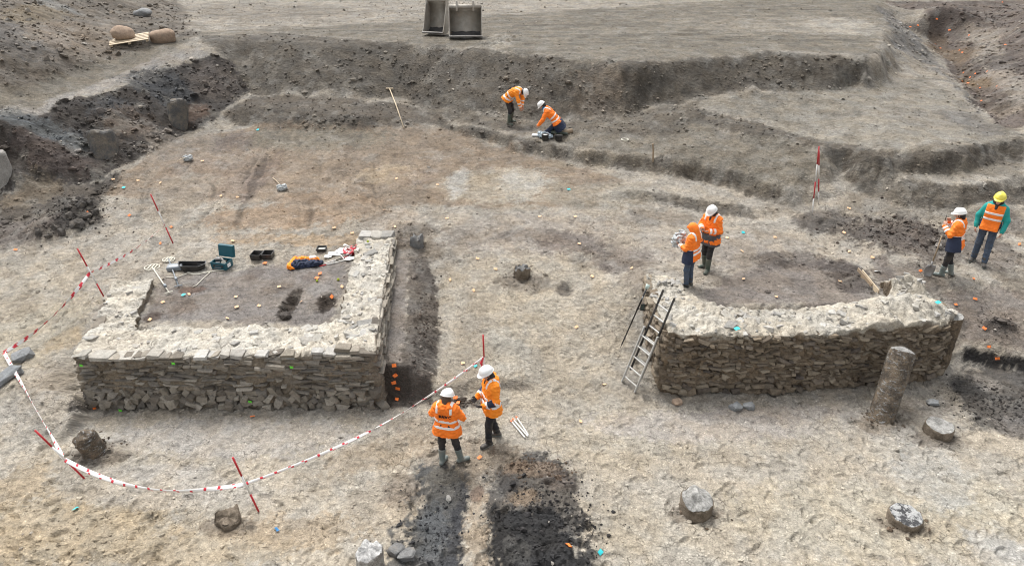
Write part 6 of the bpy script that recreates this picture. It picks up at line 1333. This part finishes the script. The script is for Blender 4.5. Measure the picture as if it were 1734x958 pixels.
p = ghit(922, 233); V_, F_ = surf([ellip((0, 0, .08), (.20, .15, .11)), ellip((-.12, .05, .12), (.11, .1, .1)), ellip((.16, -.05, .06), (.12, .1, .07))], .016, [((0, 0, 0), (0, 0, -1))], wr=.03); o = obj('plastic_sheet', mesh_np('plastic_sheet', V_, F_, plain('blue_film', (.36, .43, .48), .3, .3, 12, bmp=.6, bscale=20))); o.location = p; tag(o, 'crumpled pale blue plastic sheet before the kneeling worker', 'plastic')
def tub(px, py, r, h, mat, inner, lb):
    p = ghit(px, py); root = empty('bucket', p, lb, 'bucket'); m = MB(); n = 16
    for i in range(1): pass
    rg = lambda rr_, z: [(rr_*math.cos(2*math.pi*k/n), rr_*math.sin(2*math.pi*k/n), z) for k in range(n)]
    m.add(rg(r*.8, 0)+rg(r, h)+rg(r*.92, h)+rg(r*.74, .02), [tuple(range(n))[::-1]]+[(j*n+k, j*n+(k+1) % n, (j+1)*n+(k+1) % n, (j+1)*n+k) for j in range(3) for k in range(n)]+[tuple(3*n+k for k in range(n))]); m.build('pail', mat, root)
    m = MB(); m.tube([(r*math.cos(t), -.02-r*.5*math.sin(t), h+r*.25*math.sin(t)) for t in np.linspace(0, math.pi, 9)], .006, 5); m.build('bail', M_STEEL, root); m = MB(); m.add(rg(r*.85, h*.8), [tuple(range(n))]); m.build('contents', inner, root)
tub(923, 237, .13, .20, M_BLKP, M_PAPER, 'dark bucket with white contents below the kneeling worker'); tub(946, 238, .14, .18, M_BLKP, M_BLKP, 'empty black bucket right of the kneeling worker')
p = ghit(907, 231); m = MB(); m.box((0, 0, .04), (.26, .14, .07), rotz(-.2), .015); put('white_box', m, M_PAPER, p, 'small white box left of the buckets on the far ledge', 'box')
lying((938, 229), (969, 224), 'muddy log lying behind the black bucket', [M_WOOD], .085, 'log', .05, n=1, cat='log')
p = ghit(1058, 238); m = MB(); m.tube([(.12*math.cos(a), .12*math.sin(a), .03) for a in np.linspace(0, 6.283, 21)], .018, 6, cap=False); put('white_ring', m, M_CREAM, p, 'white plastic ring on the far ledge right of the kneeling worker', 'ring', smooth=True)
for (x_, y_, hx, hy, lb) in ((478, 322, 462, 303, 'grey crumpled bag with a stick on the upper left plateau'), (319, 272, 300, 276, 'grey crumpled bag near the left pit side')):
    p = ghit(x_, y_); root = empty('sample_bag', p, lb, 'bag'); V_, F_ = surf([ellip((0, 0, .07), (.16, .12, .11)), ellip((.09, .02, .12), (.07, .08, .08))], .014, [((0, 0, 0), (0, 0, -1))], wr=.025); obj('bag', mesh_np('bag', V_, F_, M_PLAST), root)
    q = ghit(hx, hy)-p; m = MB(); m.tube([(0, 0, .12), q*.6+Vector((0, 0, .1)), q+Vector((0, 0, .04))], .012, 6); m.build('stick', M_WOODP, root, True)

# ---------------------------------------------------------------- find tags
M_TO = plain('tag_orange', (.85, .20, .035), .6, .1, 30); M_TC = plain('tag_cream', (.80, .48, .26), .6, .1, 30); M_TB = plain('tag_cyan', (.03, .52, .56), .6, .1, 30); M_TG = plain('tag_green', (.14, .70, .05), .6, .1, 30)
rr = random.Random(77); CARD = {}
def cardmesh(mat, v, hw, hd):
    key = (mat.name, v, hw)
    if key not in CARD:
        q = random.Random(v*7+3); m = MB(); V_ = []; c = [q.uniform(-.012, .02) for _ in range(6)]
        for k, t in ((0, 0), (1, .004)):
            for j in range(2):
                for i in range(3): V_.append(((i-1)*hw, (j*2-1)*hd, c[j*3+i]+t))
        m.add(V_, [(0, 1, 4, 3), (1, 2, 5, 4), (9, 10, 7, 6), (10, 11, 8, 7), (0, 6, 7, 1), (1, 7, 8, 2), (3, 4, 10, 9), (4, 5, 11, 10), (0, 3, 9, 6), (2, 8, 11, 5)]); CARD[key] = m.mesh('find_tag', mat)
    return CARD[key]
def tags(pts, mat, label, group, cat='tag', hw=.055, hd=.036):
    for (x_, y_) in pts:
        p = ghit(x_, y_); f = (1+max(0, p.y-16)*.006)*.80; e = .06
        nx, ny = (gz(p.x+e, p.y)-gz(p.x-e, p.y))/(2*e), (gz(p.x, p.y+e)-gz(p.x, p.y-e))/(2*e); nv = Vector((-nx, -ny, 1)).normalized()
        z_ = nv.to_track_quat('Z', 'Y') @ Matrix.Rotation(rr.uniform(-.7, .7), 3, 'Z').to_quaternion() @ Matrix.Rotation(rr.uniform(0, .35), 3, 'X').to_quaternion()
        o = obj('find_tag', cardmesh(mat, rr.randrange(4), hw, hd)); o.location = p+nv*.028; o.rotation_mode = 'QUATERNION'; o.rotation_quaternion = z_; o.scale = (f, f, f); tag(o, label, cat, group)
tags([(1697, 5), (1586, 33), (1541, 47), (1554, 44), (1608, 52), (1641, 61), (1584, 76), (1592, 83), (1625, 86), (1630, 90), (1702, 77), (1672, 122), (1652, 126), (1643, 132), (1632, 124), (1629, 139), (1639, 142), (1660, 150), (1662, 172), (1689, 147)], M_TO, 'small orange tag in or beside the narrow trench at the upper right', 'orange tags around the upper right trench', hw=.055, hd=.036)
tags([(219, 366), (290, 386), (272, 413), (27, 424), (148, 361)], M_TO, 'small orange tag on the left plateau below the dark pit side', 'orange tags on the left plateau')
tags([(192, 305), (234, 307), (343, 274), (272, 311), (375, 333), (402, 335), (394, 409), (566, 387), (597, 396), (669, 385), (671, 304), (651, 357), (741, 314), (757, 371)], M_TC, 'small peach tag on the plateau behind the left wall', 'peach tags behind the left wall')
tags([(809, 439), (839, 457), (763, 475), (803, 493), (784, 616), (976, 555), (1023, 653), (983, 715)], M_TC, 'small peach tag on the pale ground between the two walls', 'peach tags between the walls')
tags([(914, 368), (974, 368), (981, 414), (1003, 469), (1070, 455)], M_TC, 'small peach tag left of the two men with phone and bag', 'peach tags left of the two men')
tags([(1231, 404), (1256, 427), (1259, 474), (1437, 354), (1429, 395), (1312, 403), (1438, 427), (1477, 437), (1422, 478), (1314, 504)], M_TC, 'small peach tag on the right plateau behind the rubble wall', 'peach tags on the right plateau')
tags([(1558, 460), (1648, 473), (1726, 415), (1617, 517), (1650, 507), (1667, 557), (1673, 588), (1688, 608)], M_TO, 'small orange tag right of the rubble wall near the picture edge', 'orange tags at the right edge')
tags([(449, 447), (542, 465), (537, 472), (563, 503)], M_TO, 'bright orange tag on the floor inside the left wall', 'bright orange tags inside the left wall', hw=.065, hd=.05)
tags([(400, 504), (401, 521), (276, 513), (320, 500), (254, 543), (385, 541), (439, 519), (473, 487), (511, 512), (580, 487)], M_TC, 'pale peach tag on the floor inside the left wall', 'pale tags inside the left wall')
tags([(668, 619), (670, 635), (667, 648), (674, 657), (672, 677)], M_TO, 'orange tag pinned in the column down the dark section beside the wall', 'orange tags down the dark section', hw=.06, hd=.045)
tags([(771, 674), (776, 683)], M_TO, 'orange tag on the low earth edge behind the woman', 'orange tags behind the woman', hw=.06, hd=.045)
tags([(160, 693)], M_TO, 'orange tag at the left foot of the left wall', None); tags([(428, 707)], M_TO, 'lone orange tag on the floor before the left wall', None); tags([(812, 776)], M_TO, 'crumpled orange tag at the feet of the man in amber', None); tags([(962, 925)], M_TO, 'orange tag on the black charcoal heap', None, hw=.06, hd=.045)
for q, lb in (((210, 319), 'cyan tag on the upper left plateau'), ((963, 322), 'cyan tag right of the pale patches'), ((1258, 395), 'cyan tag right of the man with the phone'), ((311, 501), 'large cyan tag by the detector inside the left wall'), ((805, 620), 'cyan tag beside the upright pole'), ((129, 863), 'cyan tag alone in the lower left corner'), ((1016, 936), 'cyan tag right of the charcoal heap'), ((437, 221), 'cyan tag high on the left below the bank')):
    tags([q], M_TB, lb, None, hw=.06, hd=.045)
tags([(469, 898)], plain('tag_blue', (.02, .16, .36), .5), 'small blue tag on the sand at the lower left', None, hw=.06, hd=.03)
tags([(1486, 461)], M_PAPER, 'white paper slip on the right plateau beside the board', None, 'paper', .09, .07)
for s_, h_, lb in ((wl.S[2]+.16, 1.06, 'green tag near the left end of the left wall face'), (wl.S[2]+2.05, 1.13, 'green tag high in the middle of the left wall face'), (wl.S[2]+4.42, 1.05, 'green tag high at the right of the left wall face'), (wl.S[2]+3.45, .22, 'green tag low in the middle of the left wall face'), (wl.S[2]+.75, .04, 'green tag at the left foot of the left wall face')):
    p, nn = wl.facept(s_, h_); o = obj('find_tag', cardmesh(M_TG, 1, .034, .028)); o.location = p+nn*.10; o.rotation_mode = 'QUATERNION'; o.rotation_quaternion = nn.to_track_quat('Z', 'Y'); tag(o, lb, 'tag')
for s_, v_, lb in ((wr.S[2]+1.4, .12, 'cyan tag on the crest of the right wall near the ladder'), (wr.S[7]+.1, .25, 'cyan tag on the right end of the right wall')):
    p = wr.toppt(s_, v_); o = obj('find_tag', cardmesh(M_TB, 2, .055, .04)); o.location = p+Vector((0, 0, .07)); o.rotation_euler = (.2, 0, .4); tag(o, lb, 'tag')
